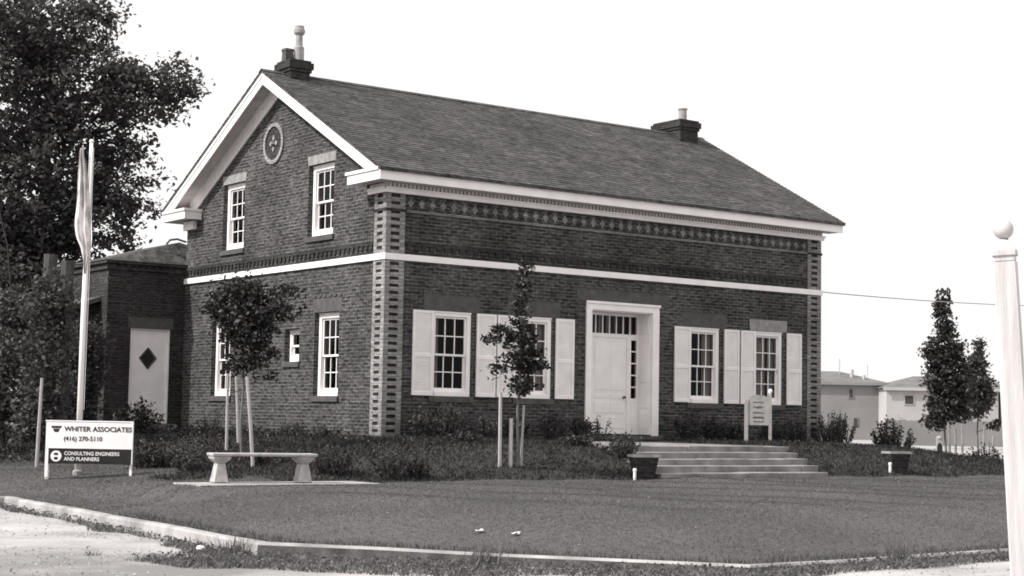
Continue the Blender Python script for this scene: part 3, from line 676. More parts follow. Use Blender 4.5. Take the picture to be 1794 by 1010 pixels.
m1.build('rear_wing_roof', 'shingle', house)
sd = MB(); sd.box(DW[0] + .03, DW[1] - .03, WY + .08, WY + .13, DW[2], DW[3] - .03)
sdo = sd.build('side_door', 'white', house, bevel=.006)
sf = MB(); sf.box(DW[0], DW[0] + .03, WY + .02, WY + .2, DW[2], DW[3]); sf.box(DW[1] - .03, DW[1], WY + .02, WY + .2, DW[2], DW[3]); sf.box(DW[0] + .03, DW[1] - .03, WY + .02, WY + .2, DW[3] - .03, DW[3]); sf.build('door_frame', 'white_sh', sdo)
cx, cz = -.98, 1.82; dm = MB(); dm.add([(cx - .21, WY + .074, cz), (cx, WY + .074, cz - .25), (cx + .21, WY + .074, cz), (cx, WY + .074, cz + .25)], [(0, 1, 2, 3)]); dm.build('diamond_pane', 'black', sdo, recalc=False)
dm = MB()
for (p, q) in (((-.24, 0), (0, -.28)), ((0, -.28), (.24, 0)), ((.24, 0), (0, .28)), ((0, .28), (-.24, 0))): dm.tube([(cx + p[0], WY + .07, cz + p[1]), (cx + q[0], WY + .07, cz + q[1])], .016, 6)
dm.build('pane_trim', 'iron', sdo)
m1 = MB(); m1.box(DW[0] - .08, DW[1] + .08, WY - .015, WY + .06, DW[3] + .002, DW[3] + .3); m1.build('side_door_lintel', 'stone', house)
m1 = MB(); m1.box(DW[0] - .1, DW[1] + .1, WY - .35, WY, -.15, .09); m1.build('side_door_step', 'conc_dk', house)
# low lean-to beyond the wing
m1 = MB(); m1.prism([(-3.6, -.8), (-3.6, 2.75), (WX - .002, 3.25), (WX - .002, -.8)], 10.9, 13.0, 'y'); m1.build('lean_to_wall', 'brick_wing_shaded', house)
m1 = MB(); m1.prism([(-4.0, 2.66), (-4.0, 2.78), (WX - .002, 3.42), (WX - .002, 3.30)], 10.6, 13.2, 'y'); m1.build('lean_to_roof', 'stone', house)

# ================================================================== PAVING, STEPS
nst = 5; sy0, sy1 = -7.72, -5.9; st = MB(); zb, zt = -.68, -.085
for k in range(nst):
    f = (k + 1) / nst; z = zb + (zt - zb) * f; y0 = sy0 + (sy1 - sy0) * k / (nst - 1) if k < nst else sy1
    x0 = 1.3 + .07 * k; x1 = 5.76 + .19 * k
    # each step laid of several slabs, uneven edges
    x = x0
    while x < x1 - .05:
        xn = min(x + random.uniform(.7, 1.3), x1)
        if x1 - xn < .3: xn = x1
        j = random.uniform(-.012, .012); jz = random.uniform(-.006, .006)
        st.box(x + .003, xn - .003, y0 + j, y0 + .62 if k < nst - 1 else -4.9, z - .13, z + jz)
        x = xn
so_ = st.build('steps', 'conc_dk', bevel=.012)
steps = thing('garden_steps', 'broad weathered concrete garden steps climbing from lawn to front door', 'steps', (3.6, -6.8, -.68)); so_.parent = steps; so_.location = (-3.6, 6.8, .68); so_.name = 'tread'
lan = MB(); lan.box(1.75, 6.45, -4.88, -.17, -.3, -.09); lan.box(6.46, 8.9, -2.2, -.17, -.3, -.092); struct(lan.build('path', 'conc_dk'))

# ================================================================== BENCH ON ITS SLAB
pad = MB(); pad.box(-8.15, -5.0, -8.1, -7.15, -.95, -.665); p_ = pad.build('paving', 'conc', bevel=.01); struct(p_)
bench = thing('bench', 'low concrete bench with plank seat and two flared legs on the pale slab', 'bench', (-6.82, -7.52, -.655), math.atan2(-.3, 1.43))
s = MB(); s.box(-.84, .84, -.2, .2, .405, .45); s.build('seat', 'benchc', bench, bevel=.012)
for x in (-.68, .66):
    s = MB(); s.frus((x, 0, 0), .115, .15, (x, 0, .29), .062, .11); s.frus((x, 0, .29), .062, .11, (x, 0, .36), .14, .17); s.box(x - .14, x + .14, -.17, .17, .36, .404); s.build('leg', 'benchc', bench, bevel=.01)

# ================================================================== SIGNS
def text_mesh(body, size, mat, parent, loc, rot, ext=.002, bold=.012, sx=1.0, name='lettering'):
    cu_ = bpy.data.curves.new('txt', 'FONT'); cu_.body = body; cu_.size = size; cu_.extrude = ext; cu_.offset = bold * size
    cu_.resolution_u = 3
    ob = bpy.data.objects.new('txt', cu_); COL.objects.link(ob)
    dg = bpy.context.evaluated_depsgraph_get(); me = bpy.data.meshes.new_from_object(ob.evaluated_get(dg))
    bpy.data.objects.remove(ob); bpy.data.curves.remove(cu_)
    o = bpy.data.objects.new(name, me); COL.objects.link(o); me.materials.clear(); me.materials.append(MT[mat]); o.parent = parent
    o.location = loc; o.rotation_euler = rot; o.scale = (sx, 1, 1); return o
RZ = math.atan2(-0.5914, 0.8061)
sg = thing('business_sign', 'white and black engineers business sign on two posts beside the flagpole base', 'sign', (-7.93, -3.2, -.75), RZ)
W_ = 1.50
s = MB(); s.box(-W_ / 2, W_ / 2, -.02, .02, .50, .965); s.build('name_board', 'white', sg)
s = MB(); s.box(-W_ / 2 + .06, W_ / 2 - .015, -.018, .018, .235, .497); s.build('lower_board', 'black', sg)
for x, w_ in ((-W_ / 2 + .028, .028), (W_ / 2 - .02, .02)):
    s = MB(); s.box(x - w_, x + w_, .022, .075, -.15, .96); s.build('post', 'white', sg)
s = MB(); s.box(-W_ / 2, -W_ / 2 + .055, -.02, .0215, .0, .497); s.build('post', 'white', sg)
s = MB(); s.box(-W_ / 2 - .012, W_ / 2 + .012, -.028, .028, .966, .985); s.box(W_ / 2 + .001, W_ / 2 + .014, -.028, .028, .235, .965); s.build('frame', 'white', sg)
RX = (R(90), 0, 0)
text_mesh('WHITER ASSOCIATES', .118, 'black', sg, (-.43, -.024, .80), RX, sx=1.04, bold=.02)
text_mesh('(416) 270-5110', .108, 'black', sg, (-.44, -.024, .635), RX, sx=1.0, bold=.015)
text_mesh('CONSULTING ENGINEERS', .088, 'white', sg, (-.42, -.022, .385), RX, sx=.93)
text_mesh('AND PLANNERS', .088, 'white', sg, (-.42, -.022, .29), RX, sx=.96)
s = MB()
for k, (w_, z) in enumerate(((.095, .868), (.088, .848), (.06, .82), (.052, .80), (.042, .78))): s.add([(-.57 - w_, -.0225, z + .019), (-.57 + w_, -.0225, z + .019), (-.57 + w_ * .88, -.0225, z), (-.57 - w_ * .88, -.0225, z)], [(0, 1, 2, 3)])
s.build('emblem', 'black', sg, recalc=False)
s = MB(); s.v = [(-.56 + .095 * math.cos(k * math.pi / 12), -.0205, .365 + .095 * math.sin(k * math.pi / 12)) for k in range(24)]; s.f = [tuple(range(24))]; em = s.build('round_emblem', 'white', sg, recalc=False)
s = MB()
for z, w_, h in ((.40, .045, .022), (.325, .04, .025)): s.add([(-.56 - w_, -.0215, z), (-.56 - w_ * .5, -.0215, z - h), (-.56 + w_ * .5, -.0215, z - h), (-.56 + w_, -.0215, z), (-.56 + w_ * .6, -.0215, z + h), (-.56 - w_ * .6, -.0215, z + h)], [(0, 1, 2, 3, 4, 5)])
s.build('emblem_mark', 'black', em, recalc=False)

nb_ = thing('notice_board', 'small white arched notice board on two posts in front of right-hand windows', 'sign', (9.02, -2.45, -.09), RZ)
poly = [(-.25, .44), (.25, .44), (.25, 1.06)] + [(.25 * math.cos(t), 1.06 + .1 * math.sin(t)) for t in [math.pi * k / 12 for k in range(1, 12)]] + [(-.25, 1.06)]
s = MB(); s.prism(poly, -.02, .02, 'y'); s.build('board', 'dull_white', nb_)
s = MB(); s.frus((-.285, 0, -.1), .04, .04, (-.285, 0, 1.05), .04, .04); s.build('post', 'dull_white', nb_)
s = MB(); s.frus((.285, 0, -.1), .033, .033, (.285, 0, 1.17), .033, .033); s.build('post', 'dull_white', nb_)
s = MB(); s.lathe([(0, 0), (.03, .0), (.025, .03), (.055, .07), (.05, .11), (.02, .135), (0, .14)], (.285, 0, 1.17), 14); s.build('finial', 'white', nb_, smooth=True)
s = MB(); random.seed(3)
for z, w_ in ((.97, .13), (.86, .12), (.84, .06), (.72, .13), (.62, .1), (.60, .13), (.51, .12)):
    x = -w_
    while x < w_: l = random.uniform(.02, .05); s.box(x, min(x + l, w_), -.024, -.0205, z, z + .02 + random.uniform(0, .018)); x += l + .012
s.build('lettering', 'stone', nb_)

# ================================================================== FLAGPOLE, STAKES, WIRES
fp = thing('flagpole', 'tall white flagpole with its foot hidden behind the business sign', 'flagpole', (-7.86, -2.55, -.78))
s = MB(); s.tube([(0, 0, -.1), (0, 0, 3.0), (.02, -.01, 6.0)], [.055, .05, .032], 12); s.build('pole', 'white', fp, smooth=True)
s = MB(); s.lathe([(0, 0), (.04, .0), (.045, .02), (.03, .05), (0, .06)], (.02, -.01, 6.0), 12); s.build('cap', 'white', fp, smooth=True)
s = MB(); s.lathe([(.09, -.1), (.09, .12), (.06, .14), (.055, .14)], (0, 0, 0), 12); s.build('base_collar', 'metal', fp)
s = MB(); s.tube([(.05, -.05, 1.2), (.055, -.05, 3.5), (.05, -.04, 5.9)], .006, 5); s.build('halyard', 'white', fp)
# limp flag hanging in folds
fl = MB(); rows_, cols_ = 30, 26
top, bot = 5.95, 3.62
ctrl = [(0, -.15, -.10), (.08, -.16, -.08), (.22, -.17, .0), (.45, -.19, .07), (.62, -.22, .11), (.72, -.17, .13), (.8, -.08, .13), (.9, -.02, .09), (1, .0, .03)]
def ci(t, k):
    for a, b_ in zip(ctrl[:-1], ctrl[1:]):
        if t <= b_[0]: f = (t - a[0]) / (b_[0] - a[0]); return a[k] + (b_[k] - a[k]) * f
    return ctrl[-1][k]
for i in range(rows_ + 1):
    t = i / rows_
    xl, xr = ci(t, 1), ci(t, 2)
    for j in range(cols_ + 1):
        f = j / cols_; amp = .045 * (.5 + .5 * math.sin(t * 2.5 + .4))
        x = xl + (xr - xl) * f; d = -.10 + amp * math.sin(f * 15 + t * 2.2) - .02 * math.sin(t * 9)
        fl.v.append((x * math.cos(RZ) - d * math.sin(RZ), x * math.sin(RZ) + d * math.cos(RZ), top - (top - bot) * t - .12 * (1 - f) * (t < .02)))
for i in range(rows_):
    for j in range(cols_):
        a = i * (cols_ + 1) + j; fl.f.append((a, a + 1, a + cols_ + 2, a + cols_ + 1))
fo = fl.build('flag', 'flag', None, smooth=True, recalc=False); fo.location = fp.location; tag(fo, 'limp pale flag hanging in folds against the tall white pole', 'flag')

def stake(loc, h, lean=(0, 0), r_=.028, label='', grp=None, mat='wood'):
    o = thing('tree_stake', label, 'stake', loc, 0, grp)
    s = MB(); s.tube([(0, 0, -.2), (lean[0] * .5, lean[1] * .5, h * .5), (lean[0], lean[1], h)], [r_, r_ * 1.02, r_ * .92], 7); b_ = s.build('stake', mat, o); b_.name = 'shaft'
    return o
def cl(dx, dy=0): return (dx * .806, dx * -.591)      # lean along the picture's horizontal, in world metres
g1 = 'stakes round the young tree by the gable'
stake((-4.3, -1.2, -.4), 1.6, cl(-.02), .03, 'thin wooden stake, leftmost of three under gable-side young tree', g1)
stake((-3.1, .65, -.25), 1.45, cl(-.1), .032, 'short wooden stake in the middle of three under gable-side young tree', g1)
stake((-5.45, -4.6, -.56), 1.62, cl(-.17), .033, 'leaning wooden stake, rightmost of three under gable-side young tree', g1)
g2 = 'stakes round the slender young tree in the front bed'
stake((-1.70, -6.78, -.47), 1.34, cl(-.01), .034, 'tall pale stake left of slender tree in front of windows', g2)
stake((-1.5, -6.83, -.47), .88, cl(.0), .038, 'shortest stake, middle of three at slender tree in front of windows', g2)
stake((-1.25, -6.8, -.47), 1.12, cl(.04), .024, 'thin grey stake right of slender tree in front of windows', g2)
g3 = 'stakes by the dark thicket at left'
stake((-7.9, -.6, -.7), 1.5, cl(.04), .03, 'thin upright stake left of the business sign', g3)
stake((-7.0, 1.8, -.7), 1.75, cl(.03), .033, 'grey stake rising just behind the business sign top', g3)
# guy wire with a guard
gw = thing('guy_wire', 'slanting steel guy wire with pale guard tube at far left', 'guy wire', (-5.19, 7.7, -.55))
d_ = Vector((-.58 * .806, .58 * .591, 4.9)); s = MB(); s.tube([(0, 0, 0), tuple(d_ * 1.0), tuple(d_ * 1.6 + Vector((-.5 * .8, .5 * .59, 0)))], .012, 5); s.build('wire', 'iron', gw)
s = MB(); s.tube([(0, 0, .02), tuple(d_ * .2 + Vector((-.02, 0.01, 0))), tuple(d_ * .4)], [.05, .05, .045], 8); s.build('guard_tube', 'conc', gw, smooth=True)
# service cable from the house corner to beyond the frame
s = MB(); A = Vector((LX + .03, -.02, 3.95)); B = Vector((46.0, 4.0, 6.0)); pts = []
for k in range(25): t = k / 24; p = A.lerp(B, t); p.z -= 1.3 * 4 * t * (1 - t) * .35; pts.append(p)
s.tube(pts, .014, 5, cap=False); c_ = s.build('service_cable', 'metal'); tag(c_, 'thin overhead service cable running from house corner to the right', 'cable')

# ================================================================== PLANTERS, LITTLE LIGHTS
def planter(loc, label):
    o = thing('planter', label, 'planter', loc, RZ + .25, 'dark tapered planters flanking the steps')
    s = MB(); s.frus((0, 0, 0), .16, .15, (0, 0, .42), .235, .2); s.build('tub', 'brick_dark', o, bevel=.01)
    s = MB()
    for x0, x1, y0, y1 in ((-.25, .25, -.215, -.18), (-.25, .25, .18, .215), (-.25, -.215, -.18, .18), (.215, .25, -.18, .18)): s.box(x0, x1, y0, y1, .40, .445)
    s.build('rim', 'conc', o)
    s = MB(); s.box(-.214, .214, -.179, .179, .36, .425); s.build('soil', 'soil', o)
    return o
planter((1.02, -7.55, hgt(1.02, -7.55) - .02), 'dark tapered planter at the left end of the garden steps')
planter((8.3, -7.3, hgt(8.3, -7.3) - .02), 'dark tapered planter standing alone in bed right of the steps')
def glight(loc, label):
    o = thing('path_light', label, 'path light', loc, 0, 'stubby white path lights')
    s = MB(); s.lathe([(.028, -.1), (.028, .16), (.036, .165), (.036, .2), (.02, .215), (0, .218)], (0, 0, 0), 12); s.build('shaft', 'white', o, smooth=False)
glight((.68, -7.7, hgt(.68, -7.7)), 'stubby white path light beside the planter at the steps')
glight((7.98, -7.4, hgt(7.98, -7.4)), 'stubby white path light beside the lone right-hand planter')
gm_ = thing('meter_post', 'small white post with dark oval plate below the tall tree at right', 'post', cam_pt(1645, 57, -.97), RZ)
s = MB(); s.box(-.1, .1, -.05, .05, -.1, .95); s.lathe([(.1, 0), (.09, .06), (0, .1)], (0, 0, .95), 10); s.build('shaft', 'dull_white', gm_)
s = MB(); s.v = [(.09 * math.cos(k * math.pi / 8), -.055, .6 + .2 * math.sin(k * math.pi / 8)) for k in range(16)]; s.f = [tuple(range(16))]; s.build('plate', 'black', gm_, recalc=False)

# ================================================================== WHITE GATE POST (near, right)
gp_ = thing('gate_post', 'tall white post with moulded cap and ball finial, nearest thing at right edge', 'post', (-9.86, -23.86, -1.15), R(-14))
s = MB(); hw = .074
def oct_(m1, z0, z1, a0, a1, ch=.12):
    def ringp(a, z): c = a * ch; return [(-a, -a + c, z), (-a + c, -a, z), (a - c, -a, z), (a, -a + c, z), (a, a - c, z), (a - c, a, z), (-a + c, a, z), (-a, a - c, z)]
    m1.add(ringp(a0, z0) + ringp(a1, z1), [tuple(range(8))[::-1], tuple(range(8, 16))] + [(i, (i + 1) % 8, (i + 1) % 8 + 8, i + 8) for i in range(8)])
oct_(s, -.1, 2.66, hw + .012, hw); s.build('shaft', 'post_paint', gp_, bevel=.002)
s = MB(); oct_(s, 2.664, 2.70, hw - .006, hw - .006); oct_(s, 2.70, 2.735, hw + .006, hw + .006); oct_(s, 2.735, 2.80, hw + .004, hw * .5); s.build('cap', 'post_paint', gp_, bevel=.002)
s = MB(); pr = [(.035, 0), (.022, .02)] + [(.066 * math.sin(t), .078 - .066 * math.cos(t)) for t in [.35 + (math.pi - .35) * k / 16 for k in range(17)]]; s.lathe(pr, (0, 0, 2.80), 28); s.build('ball', 'post_paint', gp_, smooth=True)
gp_.rotation_euler = (0, 0, R(-14)); 
lean = Matrix.Rotation(R(-3.1), 4, Vector((0.588, .805, 0)))
gp_.matrix_world = Matrix.Translation((-9.80, -23.905, -1.15)) @ lean @ Matrix.Rotation(R(33.5), 4, 'Z')

# ================================================================== FAR HOUSES
MT['far_grey'] = noise_mat('far_stucco_grey', 0.2, 0.235, .5, 4, 0.9, 0)
MT['far_pale'] = noise_mat('far_siding_pale', 0.36, 0.42, .5, 4, 0.9, 0)
MT['far_roof'] = noise_mat('far_roof', 0.12, 0.17, 1, 6, 0.9, 0)
def far_house(px0, px1, D, depth, zw, zr, wm, label, wins=(), vents=(), grp='distant houses beyond the lot', ridge=.5):
    sx_ = 2870.7 / D; w_ = (px1 - px0) / sx_; o = thing('far_house', label, 'house', cam_pt((px0 + px1) / 2, D, -.97), RZ, grp)
    s = MB(); s.box(-w_ / 2, w_ / 2, 0, depth, -.3, zw); s.build('wall', wm, o)
    e = .35; s = MB(); r0 = -w_ / 2 + w_ * ridge * .8; r1 = -w_ / 2 + w_ * (ridge * .8 + .2)
    s.add([(-w_ / 2 - e, -e, zw), (w_ / 2 + e, -e, zw), (w_ / 2 + e, depth + e, zw), (-w_ / 2 - e, depth + e, zw), (r0, depth * .5, zr), (r1, depth * .5, zr)], [(0, 1, 5, 4), (1, 2, 5), (2, 3, 4, 5), (3, 0, 4), (3, 2, 1, 0)])
    s.build('roof', 'far_roof', o)
    s = MB(); s.box(-w_ / 2 - e, w_ / 2 + e, -e - .05, -e, zw - .22, zw + .02); s.build('eaves_board', wm, o)
    for (x, z, ww, wh) in wins:
        q = MB(); q.box(x - ww / 2, x + ww / 2, -.06, .04, z, z + wh); f_ = q.build('window', wm, o)
        q = MB(); q.box(x - ww / 2 + .1, x + ww / 2 - .1, -.09, -.07, z + .1, z + wh - .1)
        q.build('pane', 'iron', f_)
    for (x, y, z, r_, h) in vents:
        q = MB(); q.lathe([(r_, 0), (r_, h), (0, h)], (x, y, z), 8); q.build('roof_vent', 'far_pale', o)
    return o
far_house(1395, 1551, 144, 9, 5.0, 6.1, 'far_grey', 'distant grey rendered house with vents on its roof, beside brick corner', [(.9, 3.6, .5, .9), (1.3, 1.2, .5, .8)], [(1.4, 2.0, 5.3, .16, .9), (2.3, 1.2, 5.2, .14, .5), (.5, 3, 5.6, .04, 1.6), (3.0, 3, 5.2, .03, 1.5)])
far_house(1553, 1668, 141, 9, 4.55, 5.7, 'far_pale', 'distant pale house with small square upper window, left of tall trees', [(-.9, 3.1, .9, .9), (-.7, .6, .9, 1.1)], [(.9, 3, 5.2, .03, 1.4)], ridge=.75)
far_house(1672, 1748, 146, 9, 4.7, 5.8, 'far_pale', 'distant pale house glimpsed between tall trees and white gate post', [], ridge=.6)
far_house(1752, 1880, 147, 9, 4.6, 5.9, 'far_grey', 'distant grey house hidden behind the white gate post', [], ridge=.4)
# board fence in front of those houses
fe = thing('board_fence', 'long weathered pale board fence before the distant houses', 'fence', cam_pt(1640, 112, -1.0), RZ)
s = MB(); x = -3.4
while x < 9: s.box(x, x + .19, 0, .03, -.2, 1.75 + random.uniform(-.04, .04)); x += .2
s.build('board_panel', 'far_grey', fe)
s = MB()
for x in frange(-3.4, 9, 2.2): s.box(x - .05, x + .05, .035, .13, -.2, 1.7)
s.build('post', 'stone_lt', fe)

# ================================================================== VEGETATION
def crown(ells, n, clump=.22, per=26, shell=.55):
    """leaf positions: clumps spread through ellipsoids (local x right, y deep, z up), thinner inside"""
    vol = np.array([e[3] * e[4] * e[5] * (e[6] if len(e) > 6 else 1) for e in ells]); vol = vol ** .8; vol /= vol.sum(); out_ = []; cen = []
    nc = max(1, n // per)
    for e, v in zip(ells, vol):
        k = max(1, int(nc * v)); d = rng.normal(size=(k, 3)); d /= np.linalg.norm(d, axis=1)[:, None]
        r_ = rng.uniform(0, 1, k) ** (1 / (3 + 3 * shell)); r_ *= rng.uniform(.82, 1.12, k)
        c = np.array(e[:3]) + d * r_[:, None] * np.array(e[3:6]); cen.append(c)
    cen = np.concatenate(cen)
    sz = rng.uniform(.5, 1.4, len(cen)) * clump
    P = cen[:, None, :] + np.clip(rng.normal(size=(len(cen), per, 3)), -1.7, 1.7) * sz[:, None, None] * np.array([1, 1, .6])
    return P.reshape(-1, 3), cen
def trunk_mesh(h, r0, cen, nl, bend=(0, 0), split=.35, rl=.3, zmin=0.0):
    s = MB(); k = 9
    pts = [(bend[0] * (i / k) ** 1.5 + .02 * h * math.sin(i * 1.7) * .3, bend[1] * (i / k) ** 1.5, -.3 + (h + .3) * i / k) for i in range(k + 1)]
    s.tube(pts, [r0 * (1.25 if i == 0 else 1) * (1 - .8 * i / k) for i in range(k + 1)], 9)
    for c in cen[rng.choice(len(cen), min(nl, len(cen)), replace=False)]:
        hz = max(zmin, min(h * .95, c[2] - .5 * math.hypot(c[0], c[1]) - .1)); t = max(0.03, (hz + .3) / (h + .3)); i = t * k
        b0 = Vector((bend[0] * t ** 1.5, bend[1] * t ** 1.5, hz)); e = Vector(c); m_ = b0.lerp(e, .5) + Vector((0, 0, -.08 * (e - b0).length))
        rr_ = r0 * (1 - .8 * t) * rl + .004
        s.tube([b0, m_, e], [rr_, rr_ * .65, rr_ * .25], 5, cap=False)
    return s
def tree(name, label, cat, loc, ells, n, size, mat, h, r0, nl=20, bark='bark', grp=None, clump=.22, per=26, bend=(0, 0), zmin=.3, shell=.55, rz=RZ, up=.35, rl=.3):
    o = thing(name, label, cat, loc, rz, grp); P, cen = crown(ells, n, clump, per, shell)
    trunk_mesh(h, r0, cen, nl, bend, zmin=zmin, rl=rl).build('trunk', bark, o, smooth=True, recalc=False)
    leaves('crown', P, size, mat, o, up=up)
    return o
def E_(cx, cy, rx, ry, px0, base, s_, dy=0, ry_deep=None, wt=1):   # outline measured off in px about (px0, base) at s_ px per metre -> metres
    rx *= .87; ry *= .92; return ((cx - px0) / s_, dy, (base - cy) / s_, rx / s_, (ry_deep or rx / s_), ry / s_, wt)
# big broadleaf tree behind the wing
S = 57.4; b0 = 745
big = [E_(60, 30, 120, 90, 60, b0, S), E_(-60, 130, 150, 190, 60, b0, S), E_(120, 130, 115, 95, 60, b0, S), E_(215, 150, 95, 62, 60, b0, S), E_(246, 235, 40, 45, 60, b0, S, wt=.35), E_(280, 130, 42, 50, 60, b0, S, wt=1.3),
       E_(60, 300, 140, 150, 60, b0, S), E_(170, 260, 60, 60, 60, b0, S), E_(228, 320, 62, 56, 60, b0, S, wt=.65), E_(150, 370, 85, 75, 60, b0, S), E_(205, 405, 42, 32, 60, b0, S, wt=.7), E_(-40, 420, 150, 140, 60, b0, S), E_(60, 470, 110, 90, 60, b0, S), E_(130, -20, 60, 60, 60, b0, S, wt=.6)]
tree('broadleaf_tree', 'huge dark broadleaf tree towering behind the rear wing and flagpole', 'tree', (-1.0, 18.3, -.3), big, 52000, .18, 'leaf_big', 12.5, .38, 90, clump=.27, per=40, zmin=3, rl=.45)
big2 = [E_(0, 540, 140, 120, 0, b0, S), E_(120, 560, 70, 100, 0, b0, S), E_(-140, 420, 120, 200, 0, b0, S), E_(60, 640, 120, 90, 0, b0, S), E_(-130, 640, 100, 110, 0, b0, S)]
tree('broadleaf_tree', 'low spreading dark tree filling the space under the huge tree', 'tree', cam_pt(10, 47.5, -.6), big2, 13500, .16, 'leaf_big', 4.5, .2, 30, clump=.3, per=28)
S = 75
for i, (px, D, top, wd, lab) in enumerate(((18, 38, 500, 46, 'dark bushy sapling at far left beyond the guy wire'), (88, 37, 470, 44, 'dark leafy sapling rising behind the business sign'), (148, 40.5, 560, 34, 'dark bushy shrub between flagpole and side door wall'))):
    S = 2870.7 / D; z0 = -.6; base = 718 + (0.42 - z0) * S
    el = [E_(px, (top + base) / 2 - 15, wd, (base - top) / 2 - 6, px, base, S), E_(px - 12, base - 60, wd * .9, 50, px, base, S), E_(px + 10, top + 60, wd * .6, 50, px, base, S)]
    tree('leafy_shrub', lab, 'shrub', cam_pt(px, D, z0), el, 5200, .13, 'leaf_big', (base - top) / S * .8, .045, 16, clump=.2, per=24)
# two pollarded trunks
for k, (px, top, lab) in enumerate(((86, 447, 'taller of two blunt-topped grey trunks left of the flagpole'), (116, 458, 'shorter of two blunt-topped grey trunks left of the flagpole'))):
    D = 39.5; S = 2870.7 / D; zt = .42 + (718 - top) / S
    o = thing('cut_trunk', lab, 'tree trunk', cam_pt(px, D, -.6), RZ, 'blunt cut trunks'); s = MB()
    H_ = zt + .6; s.tube([(0, 0, -.2), (.01, 0, H_ * .35), (-.02, 0, H_ * .7), (.02, 0, H_)], [.17, .155, .15, .165], 9)
    for q in (.45, .62, .8): s.tube([(0, 0, H_ * q), (-.18 + .3 * (q > .6), -.05, H_ * q + .14)], [.05, .04], 6)
    s.build('trunk', 'bark', o)
# staked young tree by the gable
S = 92; px, base = 425, 800
el = [E_(420, 545, 48, 68, px, base, S), E_(390, 535, 36, 42, px, base, S), E_(455, 540, 44, 48, px, base, S), E_(430, 600, 44, 48, px, base, S), E_(425, 500, 40, 26, px, base, S),
      E_(508, 505, 17, 13, px, base, S, wt=1.6), E_(505, 545, 16, 16, px, base, S), E_(480, 520, 24, 24, px, base, S), E_(484, 622, 14, 10, px, base, S, wt=1.0), E_(462, 655, 20, 8, px, base, S), E_(425, 640, 32, 18, px, base, S), E_(372, 520, 16, 28, px, base, S)]
tree('young_maple', 'young round-crowned staked tree in front of the gable wall', 'tree', (-4.5, -2.2, -.43), el, 4300, .112, 'leaf_dk', 2.9, .032, 46, bark='bark_lt', clump=.12, per=15, zmin=1.35, shell=.3, rl=.35)
# slender tree in the front bed
S = 94.5; px, base = 903, 820
el = [E_(907, 480, 9, 18, px, base, S, wt=2), E_(907, 515, 11, 24, px, base, S, wt=1.6), E_(905, 548, 13, 22, px, base, S, wt=1.4), E_(903, 590, 26, 30, px, base, S), E_(915, 635, 30, 36, px, base, S, wt=1.2), E_(905, 680, 26, 22, px, base, S), E_(868, 590, 18, 14, px, base, S, wt=.7), E_(858, 605, 18, 7, px, base, S, wt=1), E_(866, 655, 17, 12, px, base, S, wt=.8), E_(878, 625, 14, 20, px, base, S, wt=.7), E_(945, 640, 12, 12, px, base, S)]
tree('young_maple', 'slender columnar staked tree in front of second window', 'tree', (-1.33, -6.82, -.47), el, 2500, .1, 'leaf_dk', 3.75, .03, 40, bark='bark_lt', clump=.075, per=14, zmin=1.0, shell=.1, rl=.3)
# trees on the right
D = 60; S = 2870.7 / D; px, base = 1655, 812
el = [E_(1651, 520, 10, 15, px, base, S, wt=2), E_(1650, 545, 14, 20, px, base, S, wt=1.6), E_(1658, 580, 22, 20, px, base, S, wt=1.3), E_(1655, 620, 38, 36, px, base, S), E_(1660, 665, 46, 40, px, base, S), E_(1660, 710, 42, 34, px, base, S), E_(1640, 740, 22, 16, px, base, S), E_(1625, 610, 10, 10, px, base, S)]
tree('young_maple', 'tallest conical young tree between distant houses and gate post', 'tree', cam_pt(px, D, -.98), el, 9500, .16, 'leaf_dk', 6.0, .05, 40, bark='bark_lt', clump=.13, per=16, zmin=1.3, shell=.15, grp=None)
D = 62; S = 2870.7 / D; px = 1712
el = [E_(1714, 605, 8, 16, px, base, S, wt=2), E_(1712, 640, 18, 24, px, base, S), E_(1716, 680, 28, 32, px, base, S), E_(1706, 715, 26, 26, px, base, S, wt=.7), E_(1742, 742, 14, 10, px, base, S, wt=.6), E_(1695, 650, 14, 22, px, base, S)]
tree('young_maple', 'shorter thinner young tree right beside the tallest conical tree', 'tree', cam_pt(px, D, -.98), el, 4200, .15, 'leaf_mid', 4.3, .045, 36, bark='bark_lt', clump=.12, per=14, zmin=1.2, shell=.15)
k_ = ['leftmost of five slim stakes under the two right-hand trees', 'second slim stake from left under the two right-hand trees', 'middle one of five slim stakes under the two right-hand trees', 'fourth slim stake from left under the two right-hand trees', 'rightmost of five slim stakes under the two right-hand trees']
for q, (x, h) in enumerate(((1664, 1.5), (1674, 1.35), (1685, 1.5), (1722, 1.4), (1736, 1.1))): stake(cam_pt(x, 59 - q * .3, -1.0), h, cl(.03 * (q - 2)), .045, k_[q], 'slim stakes under the right-hand trees', 'conc_dk')
# upright leafy bush by the right-hand planter: stems fanning up
def fan_bush(label, loc, h, wd, nst_, size, mat, per=26, name='bush', grp=None, spread=.5):
    o = thing(name, label, 'bush', loc, RZ, grp); s = MB(); P = []
    for i in range(nst_):
        a = rng.uniform(0, 2 * math.pi); r_ = wd * rng.uniform(.1, 1) ** .7; hh = h * (1 - .45 * (r_ / wd) ** 2) * rng.uniform(.75, 1.05)
        tip = Vector((r_ * math.cos(a), r_ * math.sin(a), hh)); b1 = Vector((tip.x * .25, tip.y * .25, 0)); mid = b1.lerp(tip, .5) + Vector((tip.x * .15, tip.y * .15, 0))
        s.tube([b1 - Vector((0, 0, .08)), mid, tip], [.012, .009, .003], 4, cap=False)
        for k in range(per):
            t = rng.uniform(.2, 1.02); q = b1.lerp(mid, t * 2) if t < .5 else mid.lerp(tip, t * 2 - 1); P.append(tuple(q + Vector(rng.normal(0, size * .45, 3))))
    s.build('stem', 'bark', o, recalc=False); leaves('foliage', P, size, mat, o)
    return o
